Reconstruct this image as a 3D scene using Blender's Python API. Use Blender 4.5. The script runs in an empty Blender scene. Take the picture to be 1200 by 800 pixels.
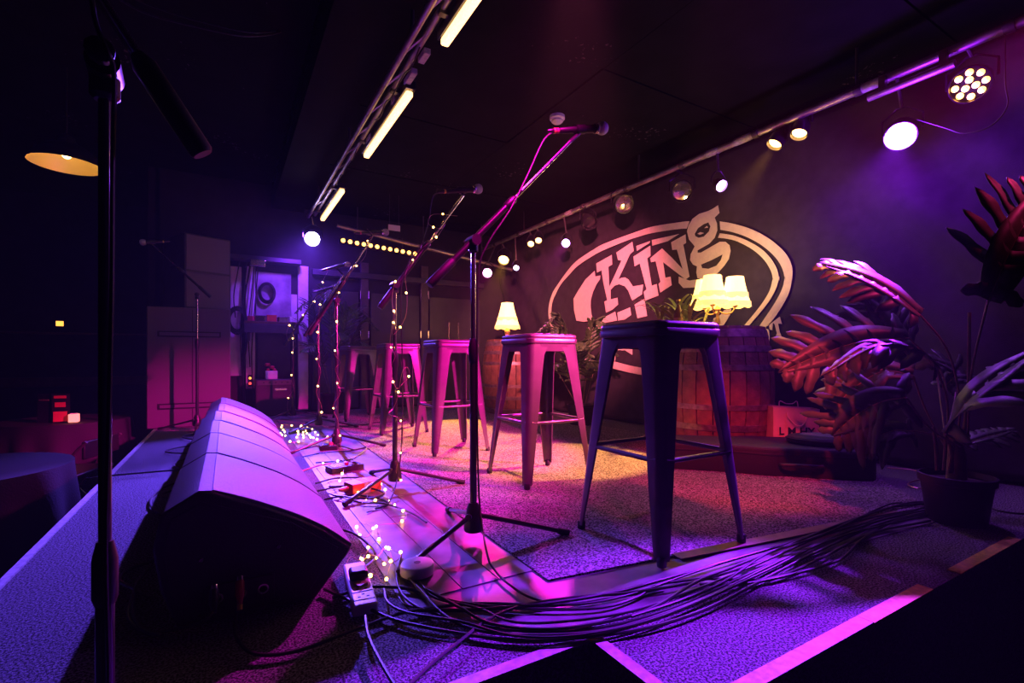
import bpy, bmesh, math, random
from mathutils import Vector, Matrix, Quaternion
random.seed(7)
V = Vector
C = bpy.context.scene.collection
R = math.radians
# ------------------------------------------------------------------ camera
F, HOR, CAMH = 570.0, 419.0, 0.65          # focal length in px of a 1200x800 frame, horizon row, eye height over the stage
YAW = math.atan((600 - 266) / F)           # stage front edge runs along +Y, upstage is +X
FW = V((math.sin(YAW), math.cos(YAW), 0)); RT = V((math.cos(YAW), -math.sin(YAW), 0))
cam = bpy.data.cameras.new('camera'); camo = bpy.data.objects.new('camera', cam); C.objects.link(camo)
cam.sensor_width = 36; cam.lens = 36 * F / 1200; cam.shift_y = (HOR - 400) / 1200; cam.clip_start = 0.02
camo.location = (0, 0, CAMH); camo.rotation_euler = (R(90), 0, -YAW)
bpy.context.scene.camera = camo
# ------------------------------------------------------------------ world and exposure
w = bpy.data.worlds.new('world'); bpy.context.scene.world = w; w.use_nodes = True
w.node_tree.nodes['Background'].inputs[0].default_value = (0.05, 0.02, 0.09, 1)
w.node_tree.nodes['Background'].inputs[1].default_value = 0.02
# thin stage haze filling the room
vol = w.node_tree.nodes.new('ShaderNodeVolumeScatter'); vol.inputs['Density'].default_value = 0.0022; vol.inputs['Anisotropy'].default_value = 0.25
w.node_tree.links.new(vol.outputs[0], w.node_tree.nodes['World Output'].inputs['Volume'])
vs = bpy.context.scene.view_settings
vs.view_transform = 'Standard'; vs.look = 'None'; vs.gamma = 1; vs.use_curve_mapping = False; vs.exposure = 0.0
# ------------------------------------------------------------------ unseen stage lights outside the frame, some added to colour single spots
BLUE = (0.15, 0.055, 1.0); PURPLE = (0.27, 0.012, 1.0); MAG = (1.0, 0.006, 0.42); WARM = (1.0, 0.40, 0.075); RED = (1.0, 0.05, 0.10)
def spot(name, loc, aim, col, power, size, blend=0.5, rad=0.05, parent=None):
    l = bpy.data.lights.new(name, 'SPOT'); l.energy = power; l.color = col
    l.spot_size = R(size); l.spot_blend = blend; l.shadow_soft_size = rad
    o = bpy.data.objects.new(name, l); C.objects.link(o)
    o.location = loc; o.rotation_euler = (V(aim) - V(loc)).to_track_quat('-Z', 'Y').to_euler()
    if parent:
        o.parent = parent; o.location = V(loc) - parent.location
    return o
spot('unseen_front_light', (3.2, 0.25, 2.2), (1.05, 3.55, 0.15), MAG, 4000, 31, 0.6)        # on the backdrop pipe, right of the frame
spot('unseen_front_light', (3.2, 0.05, 2.2), (1.5, 2.1, 0.45), (1.0, 0.17, 0.08), 1300, 20, 0.6)
spot('unseen_front_light', (3.2, -0.1, 2.2), (2.36, 1.0, 0.85), (1.0, 0.03, 0.22), 150, 17, 0.6)  # added, unseen: gives one philodendron leaf its pink
spot('unseen_front_light', (0.95, 1.2, 2.15), (3.42, 4.55, 1.10), (1.0, 0.15, 0.28), 1800, 36, 0.7)   # on the tube light pipe, above the frame
spot('unseen_front_light', (0.95, 0.6, 2.15), (2.35, 1.68, 0.10), (1.0, 0.03, 0.09), 420, 31, 0.6)  # added, unseen: reddens the near barrel, bag, case and rug
spot('unseen_front_light', (0.95, 0.95, 2.15), (0.92, 2.5, 0.0), (1.0, 0.004, 0.48), 420, 46, 0.7)  # added, unseen: lays a magenta pool on the floor by the stands
spot('house_light', (-2.6, 0.5, 2.3), (-1.0, 4.5, 0.0), (0.5, 0.06, 0.9), 6, 100, 0.9)
# ------------------------------------------------------------------ helpers
def G(px, py, z=0.0):
    d = F * (CAMH - z) / (py - HOR); p = FW * d + RT * ((px - 600) / F * d); p.z = z; return p
def P(px, py, d):
    p = FW * d + RT * ((px - 600) / F * d); p.z = CAMH + (HOR - py) * d / F; return p
def PX(px, py, X):
    u = (px - 600) / F; return P(px, py, X / (FW.x + u * RT.x))
def PY(px, py, Y):
    u = (px - 600) / F; return P(px, py, Y / (FW.y + u * RT.y))

def mat(name, col, rough=0.6, metal=0.0, emit=None, strength=0.0, noise=0.0, scale=20, bump=0.0, bscale=None, spec=0.5, coat=0.0, trans=0.0, col2=None, sharp=False):
    m = bpy.data.materials.new(name); m.use_nodes = True
    nt = m.node_tree; b = nt.nodes['Principled BSDF']
    b.inputs['Base Color'].default_value = (*col, 1); b.inputs['Roughness'].default_value = rough
    b.inputs['Metallic'].default_value = metal; b.inputs['Specular IOR Level'].default_value = spec
    b.inputs['Coat Weight'].default_value = coat
    if trans: b.inputs['Transmission Weight'].default_value = trans
    if emit:
        b.inputs['Emission Color'].default_value = (*emit, 1); b.inputs['Emission Strength'].default_value = strength
    tc = nt.nodes.new('ShaderNodeTexCoord')
    if noise or col2:
        n = nt.nodes.new('ShaderNodeTexNoise'); n.inputs['Scale'].default_value = scale; n.inputs['Detail'].default_value = 6
        nt.links.new(tc.outputs['Object'], n.inputs['Vector'])
        r = nt.nodes.new('ShaderNodeValToRGB'); r.color_ramp.elements[0].position = 0.32 if not sharp else 0.43; r.color_ramp.elements[1].position = 0.68 if not sharp else 0.60
        c2 = col2 or tuple(min(1, c * (1 + noise)) for c in col); c1 = col if col2 else tuple(c * (1 - noise) for c in col)
        r.color_ramp.elements[0].color = (*c1, 1); r.color_ramp.elements[1].color = (*c2, 1)
        nt.links.new(n.outputs['Fac'], r.inputs['Fac']); nt.links.new(r.outputs['Color'], b.inputs['Base Color'])
    if bump:
        n2 = nt.nodes.new('ShaderNodeTexNoise'); n2.inputs['Scale'].default_value = bscale or scale * 4; n2.inputs['Detail'].default_value = 4
        nt.links.new(tc.outputs['Object'], n2.inputs['Vector'])
        bp = nt.nodes.new('ShaderNodeBump'); bp.inputs['Strength'].default_value = bump; bp.inputs['Distance'].default_value = 0.01
        nt.links.new(n2.outputs['Fac'], bp.inputs['Height']); nt.links.new(bp.outputs['Normal'], b.inputs['Normal'])
    return m
M = {
 'carpet': mat('carpet', (0.21, 0.21, 0.22), 0.95, noise=0.75, scale=190, bump=1.0, bscale=400, spec=0.1, sharp=True),
 'rug': mat('rug', (0.28, 0.26, 0.25), 0.95, noise=0.75, scale=170, bump=1.0, bscale=360, spec=0.1, sharp=True),
 'lino': mat('lino', (0.16, 0.15, 0.16), 0.42, noise=0.35, scale=9, bump=0.05),
 'black': mat('black_plastic', (0.012, 0.012, 0.014), 0.42, noise=0.2, scale=40),
 'rubber': mat('rubber', (0.010, 0.010, 0.011), 0.6),
 'cable': mat('cable_rubber', (0.012, 0.012, 0.013), 0.48),
 'steelblack': mat('black_steel', (0.016, 0.016, 0.018), 0.28, metal=0.0, coat=0.4),
 'chrome': mat('chrome', (0.65, 0.65, 0.68), 0.22, metal=1.0),
 'gun': mat('gunmetal', (0.085, 0.075, 0.075), 0.30, metal=0.30, noise=0.12, scale=14),
 'grille': mat('speaker_grille', (0.17, 0.17, 0.185), 0.55, metal=0.0, noise=0.25, scale=260, bump=0.5, bscale=500),
 'cab': mat('speaker_cabinet', (0.028, 0.028, 0.031), 0.42, bump=0.35, bscale=260),
 'wallblack': mat('black_wall', (0.012, 0.010, 0.014), 0.8, noise=0.4, scale=6),
 'ceiling': mat('black_ceiling', (0.0045, 0.004, 0.0045), 0.9, noise=0.35, scale=5, bump=0.15, bscale=40, spec=0.12),
 'curtain': mat('black_cloth', (0.026, 0.021, 0.026), 0.9, noise=0.25, scale=12, bump=0.25, bscale=300),
 'print': mat('cream_print', (0.78, 0.66, 0.50), 0.8, noise=0.05, scale=30),
 'wood': mat('barrel_oak', (0.20, 0.095, 0.045), 0.55, noise=0.5, scale=9, bump=0.4, bscale=60),
 'hoop': mat('hoop_steel', (0.30, 0.22, 0.18), 0.45, metal=0.7, noise=0.4, scale=25),
 'shade': mat('lamp_shade', (0.85, 0.70, 0.45), 0.8, emit=(1.0, 0.58, 0.15), strength=3.6),
 'fringe': mat('shade_fringe', (0.75, 0.58, 0.32), 0.9, emit=(1.0, 0.58, 0.16), strength=1.6),
 'brass': mat('brass', (0.60, 0.40, 0.16), 0.35, metal=0.9),
 'leaf': mat('leaf_green', (0.060, 0.125, 0.035), 0.48, noise=0.35, scale=14),
 'leaf2': mat('leaf_pale', (0.17, 0.22, 0.06), 0.42, noise=0.4, scale=14),
 'rib': mat('leaf_rib', (0.30, 0.28, 0.10), 0.5),
 'stem': mat('plant_stem', (0.16, 0.13, 0.06), 0.5, noise=0.3, scale=20),
 'soil': mat('soil', (0.03, 0.02, 0.015), 0.95, noise=0.5, scale=80, bump=1.0),
 'pot': mat('black_pot', (0.018, 0.018, 0.020), 0.5),
 'paper': mat('kraft_paper', (0.62, 0.44, 0.26), 0.85, noise=0.12, scale=12, bump=0.2, bscale=20),
 'ink': mat('black_ink', (0.01, 0.01, 0.01), 0.7),
 'case': mat('case_fabric', (0.016, 0.015, 0.018), 0.6, bump=0.35, bscale=400),
 'white': mat('white_plastic', (0.78, 0.76, 0.74), 0.4),
 'tapew': mat('worn_white_tape', (0.50, 0.50, 0.48), 0.6, col2=(0.30, 0.29, 0.29), scale=60),
 'tapey': mat('yellow_tape', (0.62, 0.46, 0.06), 0.65, noise=0.25, scale=60),
 'tapeb': mat('brown_tape', (0.25, 0.16, 0.09), 0.5, noise=0.2, scale=30),
 'redbox': mat('red_enamel', (0.50, 0.06, 0.04), 0.4, noise=0.15),
 'cloth': mat('table_cloth', (0.011, 0.009, 0.013), 0.75, bump=0.2, bscale=120),
 'sub': mat('sub_paint', (0.085, 0.072, 0.085), 0.6, bump=0.3, bscale=200),
 'tube': mat('light_tube', (1, 0.9, 0.7), 0.5, emit=(1.0, 0.50, 0.18), strength=4.0),
 'bulb': mat('fairy_bulb', (1, 0.9, 0.6), 0.4, emit=(1.0, 0.50, 0.09), strength=16.0),
 'wire': mat('copper_wire', (0.55, 0.38, 0.24), 0.35, metal=0.9),
 'bluewall': mat('painted_board', (0.46, 0.44, 0.48), 0.7, col2=(0.13, 0.12, 0.14), scale=4.5),
 'whitepaint': mat('white_paint', (0.60, 0.58, 0.60), 0.6, noise=0.1, scale=9),
 'door': mat('dark_door', (0.035, 0.032, 0.045), 0.5, noise=0.2, scale=6),
 'post': mat('post_paint', (0.085, 0.060, 0.065), 0.55, noise=0.2, scale=8),
 'lampin': mat('brass_reflector', (0.75, 0.52, 0.20), 0.35, metal=0.6),
 'candle': mat('candle_glass', (0.9, 0.5, 0.4), 0.5, emit=(1.0, 0.25, 0.16), strength=1.6),
 'redled': mat('red_led', (0.8, 0.1, 0.1), 0.5, emit=(1.0, 0.05, 0.04), strength=3.0),
 'orangeled': mat('orange_led', (0.8, 0.4, 0.1), 0.5, emit=(1.0, 0.35, 0.05), strength=2.5),
 'redprint': mat('red_print', (0.65, 0.07, 0.06), 0.5),
 'glassbr': mat('brown_glass', (0.10, 0.035, 0.012), 0.08, coat=0.5),
 'pipe': mat('steel_pipe', (0.42, 0.38, 0.36), 0.4, metal=0.8, noise=0.3, scale=12),
 'reflector': mat('lamp_glass', (0.75, 0.70, 0.62), 0.12, metal=0.9, bump=0.25, bscale=30),
 'yband': mat('yellow_band', (0.75, 0.55, 0.08), 0.5),
 'redband': mat('red_band', (0.55, 0.03, 0.12), 0.5),
 'red': mat('red_plastic', (0.42, 0.02, 0.04), 0.4),
 'micgrille': mat('mic_mesh', (0.55, 0.54, 0.58), 0.4, metal=0.7, bump=1.0, bscale=900),
 'timber': mat('dark_timber', (0.075, 0.040, 0.025), 0.5, noise=0.3, scale=10),
}
def specks(m, scale=26, lo=0.70, col=(0.20, 0.17, 0.15)):
    nt = m.node_tree; b = nt.nodes['Principled BSDF']; src = b.inputs['Base Color'].links[0].from_socket
    tc = nt.nodes.new('ShaderNodeTexCoord'); n = nt.nodes.new('ShaderNodeTexNoise'); n.inputs['Scale'].default_value = scale; n.inputs['Detail'].default_value = 3
    big = nt.nodes.new('ShaderNodeTexNoise'); big.inputs['Scale'].default_value = 1.6; mul = nt.nodes.new('ShaderNodeMath'); mul.operation = 'MULTIPLY'
    r = nt.nodes.new('ShaderNodeValToRGB'); r.color_ramp.elements[0].position = lo * 0.56; r.color_ramp.elements[1].position = lo * 0.56 + 0.02
    mx = nt.nodes.new('ShaderNodeMix'); mx.data_type = 'RGBA'
    nt.links.new(tc.outputs['Object'], n.inputs['Vector']); nt.links.new(tc.outputs['Object'], big.inputs['Vector'])
    nt.links.new(n.outputs['Fac'], mul.inputs[0]); nt.links.new(big.outputs['Fac'], mul.inputs[1]); nt.links.new(mul.outputs[0], r.inputs['Fac'])
    nt.links.new(r.outputs['Color'], mx.inputs['Factor']); nt.links.new(src, mx.inputs['A']); mx.inputs['B'].default_value = (*col, 1); nt.links.new(mx.outputs['Result'], b.inputs['Base Color'])
specks(M['ceiling'], 34, 0.78, (0.10, 0.085, 0.075))
def emis(name, col, s):
    return mat(name, (0.9, 0.9, 0.9), 0.4, emit=col, strength=s)
M['lens_purple'] = emis('lens_purple', (0.60, 0.28, 1.0), 60); M['lens_violet'] = emis('lens_violet', (0.55, 0.25, 1.0), 22)
M['lens_blue'] = emis('lens_blue', (0.55, 0.45, 1.0), 45); M['lens_warm'] = emis('lens_warm', (1.0, 0.48, 0.10), 12)
M['lens_mag'] = emis('lens_magenta', (1.0, 0.30, 0.75), 26); M['lens_amber'] = emis('lens_amber', (1.0, 0.40, 0.06), 7)

def crom(pts, n=8):
    pts = [V(p) for p in pts]
    if len(pts) < 3: return pts
    out = []; q = [pts[0] * 2 - pts[1]] + pts + [pts[-1] * 2 - pts[-2]]
    for i in range(1, len(q) - 2):
        a, b, c, d = q[i - 1], q[i], q[i + 1], q[i + 2]
        for k in range(n):
            t = k / n
            out.append(0.5 * ((2 * b) + (c - a) * t + (2 * a - 5 * b + 4 * c - d) * t * t + (3 * b - a - 3 * c + d) * t ** 3))
    out.append(pts[-1]); return out

class MB:
    def __init__(s): s.v = []; s.f = []
    def add(s, vs, fs):
        o = len(s.v); s.v += [V(p) for p in vs]; s.f += [tuple(i + o for i in f) for f in fs]; return s
    def box(s, c, d, rot=None):
        x, y, z = d[0] / 2, d[1] / 2, d[2] / 2
        vs = [V((i, j, k)) for i in (-x, x) for j in (-y, y) for k in (-z, z)]
        if rot is not None: vs = [rot @ p for p in vs]
        return s.add([p + V(c) for p in vs], [(0, 1, 3, 2), (4, 6, 7, 5), (0, 4, 5, 1), (2, 3, 7, 6), (0, 2, 6, 4), (1, 5, 7, 3)])
    def rings(s, rings, cap0=True, cap1=True, closed=True):
        n = len(rings[0]); vs = [p for r in rings for p in r]; fs = []
        for i in range(len(rings) - 1):
            for j in range(n if closed else n - 1):
                k = (j + 1) % n
                fs.append((i * n + j, i * n + k, (i + 1) * n + k, (i + 1) * n + j))
        if cap0: fs.append(tuple(range(n - 1, -1, -1)))
        if cap1: fs.append(tuple((len(rings) - 1) * n + j for j in range(n)))
        return s.add(vs, fs)
    def cyl(s, a, b, r0, r1=None, n=12):
        r1 = r0 if r1 is None else r1; a, b = V(a), V(b)
        return s.rev(a, b - a, [(r0, 0.0), (r1, (b - a).length)], n)
    def rev(s, o, axis, prof, n=16, cap0=True, cap1=True):
        z = V(axis).normalized(); x = z.orthogonal().normalized(); y = z.cross(x); o = V(o)
        rs = [[o + z * h + (x * math.cos(2 * math.pi * k / n) + y * math.sin(2 * math.pi * k / n)) * max(r, 1e-5) for k in range(n)] for r, h in prof]
        return s.rings(rs, cap0, cap1)
    def tube(s, pts, r, n=6, rr=None):
        pts = [V(p) for p in pts]; rs = []; up = None
        for i, p in enumerate(pts):
            t = (pts[min(i + 1, len(pts) - 1)] - pts[max(i - 1, 0)])
            t = t.normalized() if t.length > 1e-9 else V((0, 0, 1))
            if up is None: up = t.orthogonal().normalized()
            up = (up - t * up.dot(t)); up = up.normalized() if up.length > 1e-6 else t.orthogonal().normalized()
            sd = t.cross(up); rad = rr[i] if rr else r
            rs.append([p + (up * math.cos(2 * math.pi * k / n) + sd * math.sin(2 * math.pi * k / n)) * rad for k in range(n)])
        return s.rings(rs)
    def ball(s, c, r, n=10, m=6, sc=(1, 1, 1)):
        c = V(c); rs = []
        for i in range(m + 1):
            a = math.pi * i / m; q = max(math.sin(a), 1e-3)
            rs.append([c + V((r * sc[0] * q * math.cos(2 * math.pi * k / n), r * sc[1] * q * math.sin(2 * math.pi * k / n), -r * sc[2] * math.cos(a))) for k in range(n)])
        return s.rings(rs)
    def prism(s, poly, a, b, fn):
        """poly: list of 2D points; fn(u,v,w)->3D; extruded from w=a to w=b"""
        return s.rings([[fn(p[0], p[1], a) for p in poly], [fn(p[0], p[1], b) for p in poly]])
    def build(s, name, m, parent=None, smooth=True, bevel=0, world=False, ang=38):
        off = parent.matrix_basis.translation if (parent is not None and world) else V((0, 0, 0))
        if parent is not None and world and parent.parent is not None: off = off + parent.parent.matrix_basis.translation
        me = bpy.data.meshes.new(name); me.from_pydata([tuple(p - off) for p in s.v], [], s.f); me.validate(); me.update()
        bm = bmesh.new(); bm.from_mesh(me); bmesh.ops.recalc_face_normals(bm, faces=bm.faces); bm.to_mesh(me); bm.free()
        if smooth:
            me.shade_smooth(); me.set_sharp_from_angle(angle=R(ang))
        me.materials.append(M[m] if isinstance(m, str) else m)
        o = bpy.data.objects.new(name, me); C.objects.link(o)
        if parent is not None: o.parent = parent
        if bevel:
            md = o.modifiers.new('bevel', 'BEVEL'); md.width = bevel; md.segments = 2; md.limit_method = 'ANGLE'; md.angle_limit = R(40)
        return o
def tag(o, label, cat, group=None, kind=None):
    o['label'] = label; o['category'] = cat
    if group: o['group'] = group
    if kind: o['kind'] = kind
    return o
def thing(name, label, cat, loc=(0, 0, 0), rz=0, group=None):
    o = bpy.data.objects.new(name, None); C.objects.link(o); o.empty_display_size = 0.1
    o.location = V(loc); o.rotation_euler = (0, 0, rz); return tag(o, label, cat, group)
def struct(o, label=None, cat=None):
    o['kind'] = 'structure'
    if label: o['label'] = label
    if cat: o['category'] = cat
    return o
def copy_tree(o, parent=None):
    c = o.copy(); C.objects.link(c)
    if parent is not None: c.parent = parent
    for ch in list(o.children): copy_tree(ch, c)
    return c

# ================================================================== SETTING
XW, YB = 3.42, 6.3          # backdrop plane, rear wall plane
FL = -0.60                  # house floor below the stage
ZC = 2.42
EL, ER, NX, NY = -0.57, 0.58, 0.72, 0.87   # stage front edge X, side edge Y, notch corner
st = struct(bpy.data.objects.new('stage_floor', None), 'low carpeted stage platform with a stepped corner', 'stage'); C.objects.link(st)
poly = [(EL, NY - 0.0), (NX, NY), (NX, ER), (3.60, ER), (3.60, YB), (EL, YB)]
mb = MB(); mb.prism(poly, FL, 0.0, lambda u, v, w_: V((u, v, w_))); mb.build('carpet_deck', 'carpet', st, smooth=False)
# smooth lino lane under the stands, rug on the playing area, brown tape on its edge
rugp = [(0.80, 1.16), (2.62, 0.90), (3.05, 1.3), (3.05, 5.6), (0.92, 5.6)]
mb = MB(); mb.prism([(0.40, 1.25), (0.62, 0.93), (1.35, 0.90), (2.60, 0.80), (2.62, 0.92), (0.84, 1.18), (0.96, 5.6), (0.46, 5.6)], 0.0005, 0.003, lambda u, v, w_: V((u, v, w_))); mb.build('lino_lane', 'lino', st, smooth=False)
for k in range(3):
    y0 = 1.24
    for j, ln in enumerate(((1.3, 1.5, 1.55), (0.7, 1.6, 2.05), (1.0, 1.7, 1.65))[k]):
        MB().box((0.508 + 0.117 * k, y0 + ln / 2, 0.0045), (0.114, ln - 0.004, 0.003)).build('plank', 'lino', st, bevel=0.0008); y0 += ln
mb = MB(); mb.prism(rugp, 0.0005, 0.009, lambda u, v, w_: V((u, v, w_))); mb.build('rug', 'rug', st, smooth=False)
def strip(a, b, wd, z, m, name, parent, th=0.002):
    a, b = V((a[0], a[1], 0)), V((b[0], b[1], 0)); t = (b - a).normalized(); n_ = V((-t.y, t.x, 0)) * wd / 2
    mb = MB(); mb.prism([(a + n_).to_2d(), (b + n_).to_2d(), (b - n_).to_2d(), (a - n_).to_2d()], z, z + th, lambda u, v, w_: V((u, v, w_)))
    return mb.build(name, m, parent, smooth=False)
strip((1.25, 1.085), (2.4, 0.925), 0.045, 0.0092, 'tapeb', 'brown_tape', st)
strip((EL + 0.012, 1.0), (EL + 0.012, 5.4), 0.024, 0.0005, 'tapew', 'edge_strip', st, 0.006)
strip((0.0, NY + 0.013), (NX + 0.03, NY + 0.013), 0.030, 0.0005, 'tapew', 'edge_strip', st, 0.004)
strip((NX + 0.013, ER), (NX + 0.013, NY), 0.030, 0.0008, 'tapew', 'edge_strip', st, 0.004)
strip((NX, ER + 0.016), (1.62, ER + 0.016), 0.036, 0.0005, 'tapew', 'edge_strip', st, 0.004)
strip((1.36, ER + 0.014), (1.70, ER + 0.014), 0.037, 0.0012, 'tapey', 'yellow_tape', st, 0.004)
strip((1.90, ER + 0.014), (2.44, ER + 0.014), 0.034, 0.0005, 'tapey', 'yellow_tape', st, 0.003)
o = MB().box((NX + 0.012, NY + 0.010, 0.0035), (0.034, 0.034, 0.004)).build('tape_patch', 'tapey', st, smooth=False)
mb = MB().box((-0.5, 2.5, FL - 0.05), (9.6, 11.6, 0.1)); struct(mb.build('floor', 'wallblack', smooth=False))
def wall(name, c, d, m='wallblack'):
    return struct(MB().box(c, d).build(name, m, smooth=False))
wall('wall_right', (3.66, 1.6, 1.0), (0.1, 9.4, 3.4)); wall('wall_left', (-4.9, 2.5, 1.0), (0.1, 11.6, 3.4))
wall('wall_back', (1.5, YB + 0.05, 1.0), (4.3, 0.1, 3.4)); wall('wall_far', (-2.8, 8.1, 1.0), (4.4, 0.1, 3.4))
wall('wall_side', (-0.66, 7.2, 1.0), (0.1, 1.8, 3.4)); wall('wall_front', (-0.6, -3.1, 1.0), (8.8, 0.1, 3.4))
# ceiling in two levels with boards over the stage
ce = bpy.data.objects.new('ceiling', None); C.objects.link(ce); struct(ce)
MB().box((-2.25, 2.5, ZC + 0.28), (5.4, 11.6, 0.1)).build('house_ceiling', 'ceiling', ce, smooth=False)
MB().box((0.62, 2.0, ZC + 0.05), (0.34, 8.8, 0.16)).build('ceiling_beam', 'ceiling', ce, smooth=False)
y = -2.5
cnt = 0
while y < 6.2:
    for (x0, x1) in ((0.80, 2.0), (2.0, 3.6)):
        MB().box(((x0 + x1) / 2, y + 0.6, ZC + 0.03 + 0.004 * ((cnt * 7) % 3)), (x1 - x0 - 0.008, 1.192, 0.05)).build('ceiling_panel', 'ceiling', ce, smooth=False); cnt += 1
    y += 1.2
# rear wall carpentry: posts, door leaves, hinges
wb = bpy.data.objects.new('door_1', None); C.objects.link(wb); struct(wb)
def rear(px, y0, y1, wpx, m, name, Y=YB - 0.03, th=0.05):
    a = PY(px, y0, Y); b = PY(px, y1, Y); wd = wpx / F * (a - V((0, 0, CAMH))).to_2d().dot(FW.to_2d())
    return MB().box((a.x, Y, (a.z + b.z) / 2), (wd, th, abs(a.z - b.z))).build(name, m, wb, bevel=0.004)
rear(427, 308, 486, 9, 'post', 'door_post'); rear(497, 312, 484, 9, 'post', 'door_post'); rear(355, 312, 480, 11, 'whitepaint', 'door_post')
for (pa, pb) in ((366, 420), (434, 491), (503, 562)):
    a, b = PY(pa, 318, YB - 0.02), PY(pb, 318, YB - 0.02)
    MB().box(((a.x + b.x) / 2, YB - 0.02, 0.75), (b.x - a.x, 0.03, 1.45)).build('door_leaf', 'door', wb, bevel=0.004)
for px in (422.5, 432, 493, 502):
    for (ya, yb) in ((341, 350), (388, 396)):
        a = PY(px, ya, YB - 0.06); b = PY(px, yb, YB - 0.06)
        MB().box((a.x, YB - 0.06, (a.z + b.z) / 2), (0.010, 0.012, a.z - b.z)).build('hinge', 'chrome', wb)
for px in (526, 537):
    a = PY(px, 378, YB - 0.06); b = PY(px, 400, YB - 0.06)
    MB().box((a.x, YB - 0.06, (a.z + b.z) / 2), (0.012, 0.014, a.z - b.z)).build('push_bar', 'chrome', wb)
a, b = PY(366, 312, YB - 0.05), PY(566, 312, YB - 0.05)
MB().box(((a.x + b.x) / 2, YB - 0.05, 1.68), (b.x - a.x, 0.08, 0.07)).build('door_head', 'door', wb, bevel=0.004)
# dado rail and bench line along the dark house wall
tr = MB().box((-2.8, 8.03, 0.35), (4.2, 0.05, 0.12)).build('trim_1', 'timber', bevel=0.01); struct(tr)
tr = MB().box((-2.8, 8.03, 0.95), (4.2, 0.04, 0.03)).build('trim_2', 'timber', bevel=0.006); struct(tr)

# ================================================================== BACKDROP WITH THE PRINTED LOGO
bd = thing('backdrop_banner', 'black cloth backdrop printed with a large cream oval logo reading King', 'banner', (XW, 3.0, 0))
ny, nz = 150, 50; rows = []
for j in range(nz + 1):
    row = []
    for i in range(ny + 1):
        yy = 0.70 + (YB - 0.12 - 0.70) * i / ny; zz = 0.02 + 2.28 * j / nz
        ed = 0.14 + 0.86 * max(0.0, min(1.0, max((1.85 - yy) / 0.7, (yy - 4.75) / 0.6)))
        x = XW + 0.012 + ed * (0.035 + 0.016 * math.sin(yy * 9 + zz * 3.0) + 0.018 * math.sin(yy * 4.1 - zz * 4.6 + 1) + 0.022 * math.sin((yy - zz * 0.9) * 12))
        row.append(V((min(x, 3.6), yy, zz)))
    rows.append(row)
mb = MB(); mb.rings(rows, False, False, closed=False); cl = mb.build('cloth', 'curtain', bd, world=True, ang=80)
md = cl.modifiers.new('solid', 'SOLIDIFY'); md.thickness = 0.004; md.offset = 1
def z1(p): return (640 + p[0] / 7.475, 235 + p[1] / 7.475)
def z2(p): return (640 + p[0] / 7.475, 330 + p[1] / 7.475)
def z3(p): return (790 + p[0] / 7.475, 235 + p[1] / 7.475)
def z4(p): return (780 + p[0] / 7.475, 310 + p[1] / 7.475)
def px(p): return p
def ink(name, loops):
    """loops of photo points on the backdrop plane, measured into metres of cloth; first is the outline, the rest are holes"""
    cu = bpy.data.curves.new(name, 'CURVE'); cu.dimensions = '2D'; cu.fill_mode = 'BOTH'; cu.extrude = 0.0008
    for lp in loops:
        sp = cu.splines.new('POLY'); sp.points.add(len(lp) - 1); sp.use_cyclic_u = True
        for i, q in enumerate(lp):
            w_ = PX(q[0], q[1], XW - 0.004); sp.points[i].co = (3.0 - w_.y, w_.z, 0, 1)
    o = bpy.data.objects.new(name, cu); C.objects.link(o)
    dg = bpy.context.evaluated_depsgraph_get(); me = bpy.data.meshes.new_from_object(o.evaluated_get(dg)); bpy.data.objects.remove(o)
    me.transform(Matrix(((0, 0, -1, -0.004), (-1, 0, 0, 0), (0, 1, 0, 0), (0, 0, 0, 1))))
    me.materials.clear(); me.materials.append(M['print'])
    o = bpy.data.objects.new(name, me); C.objects.link(o); o.parent = bd; return o
def cr2(pts, n=4):
    return [(p.x, p.y) for p in crom([V((a[0], a[1], 0)) for a in pts], n)]
Z = lambda f, pts: [f(p) for p in pts]
oL = cr2(Z(z2, [(75, 440), (45, 400), (26, 330), (20, 260), (30, 180), (60, 90), (105, 20)]) + Z(z1, [(180, 625), (265, 530), (420, 425), (520, 372), (770, 280), (940, 225), (1195, 185)]) + Z(z3, [(135, 180)]))
iL = cr2(Z(z2, [(90, 435), (68, 380), (52, 320), (45, 260), (55, 180), (90, 95), (135, 15)]) + Z(z1, [(210, 640), (285, 565), (440, 465), (570, 405), (720, 345), (790, 322), (900, 290), (1060, 262), (1180, 247)]) + Z(z3, [(110, 245)]))
ink('printed_ring', [oL + iL[::-1]])
oR = cr2(Z(z3, [(400, 182), (500, 198), (650, 240), (780, 300), (900, 385), (990, 480), (1035, 590), (1032, 700)]) + Z(z4, [(1110, 100), (1090, 220), (1040, 330), (950, 470), (870, 555)]))
iR = cr2(Z(z3, [(405, 255), (520, 278), (650, 325), (780, 400), (890, 500), (950, 600), (972, 700)]) + Z(z4, [(1045, 100), (1025, 200), (960, 330), (820, 540)]))
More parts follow.
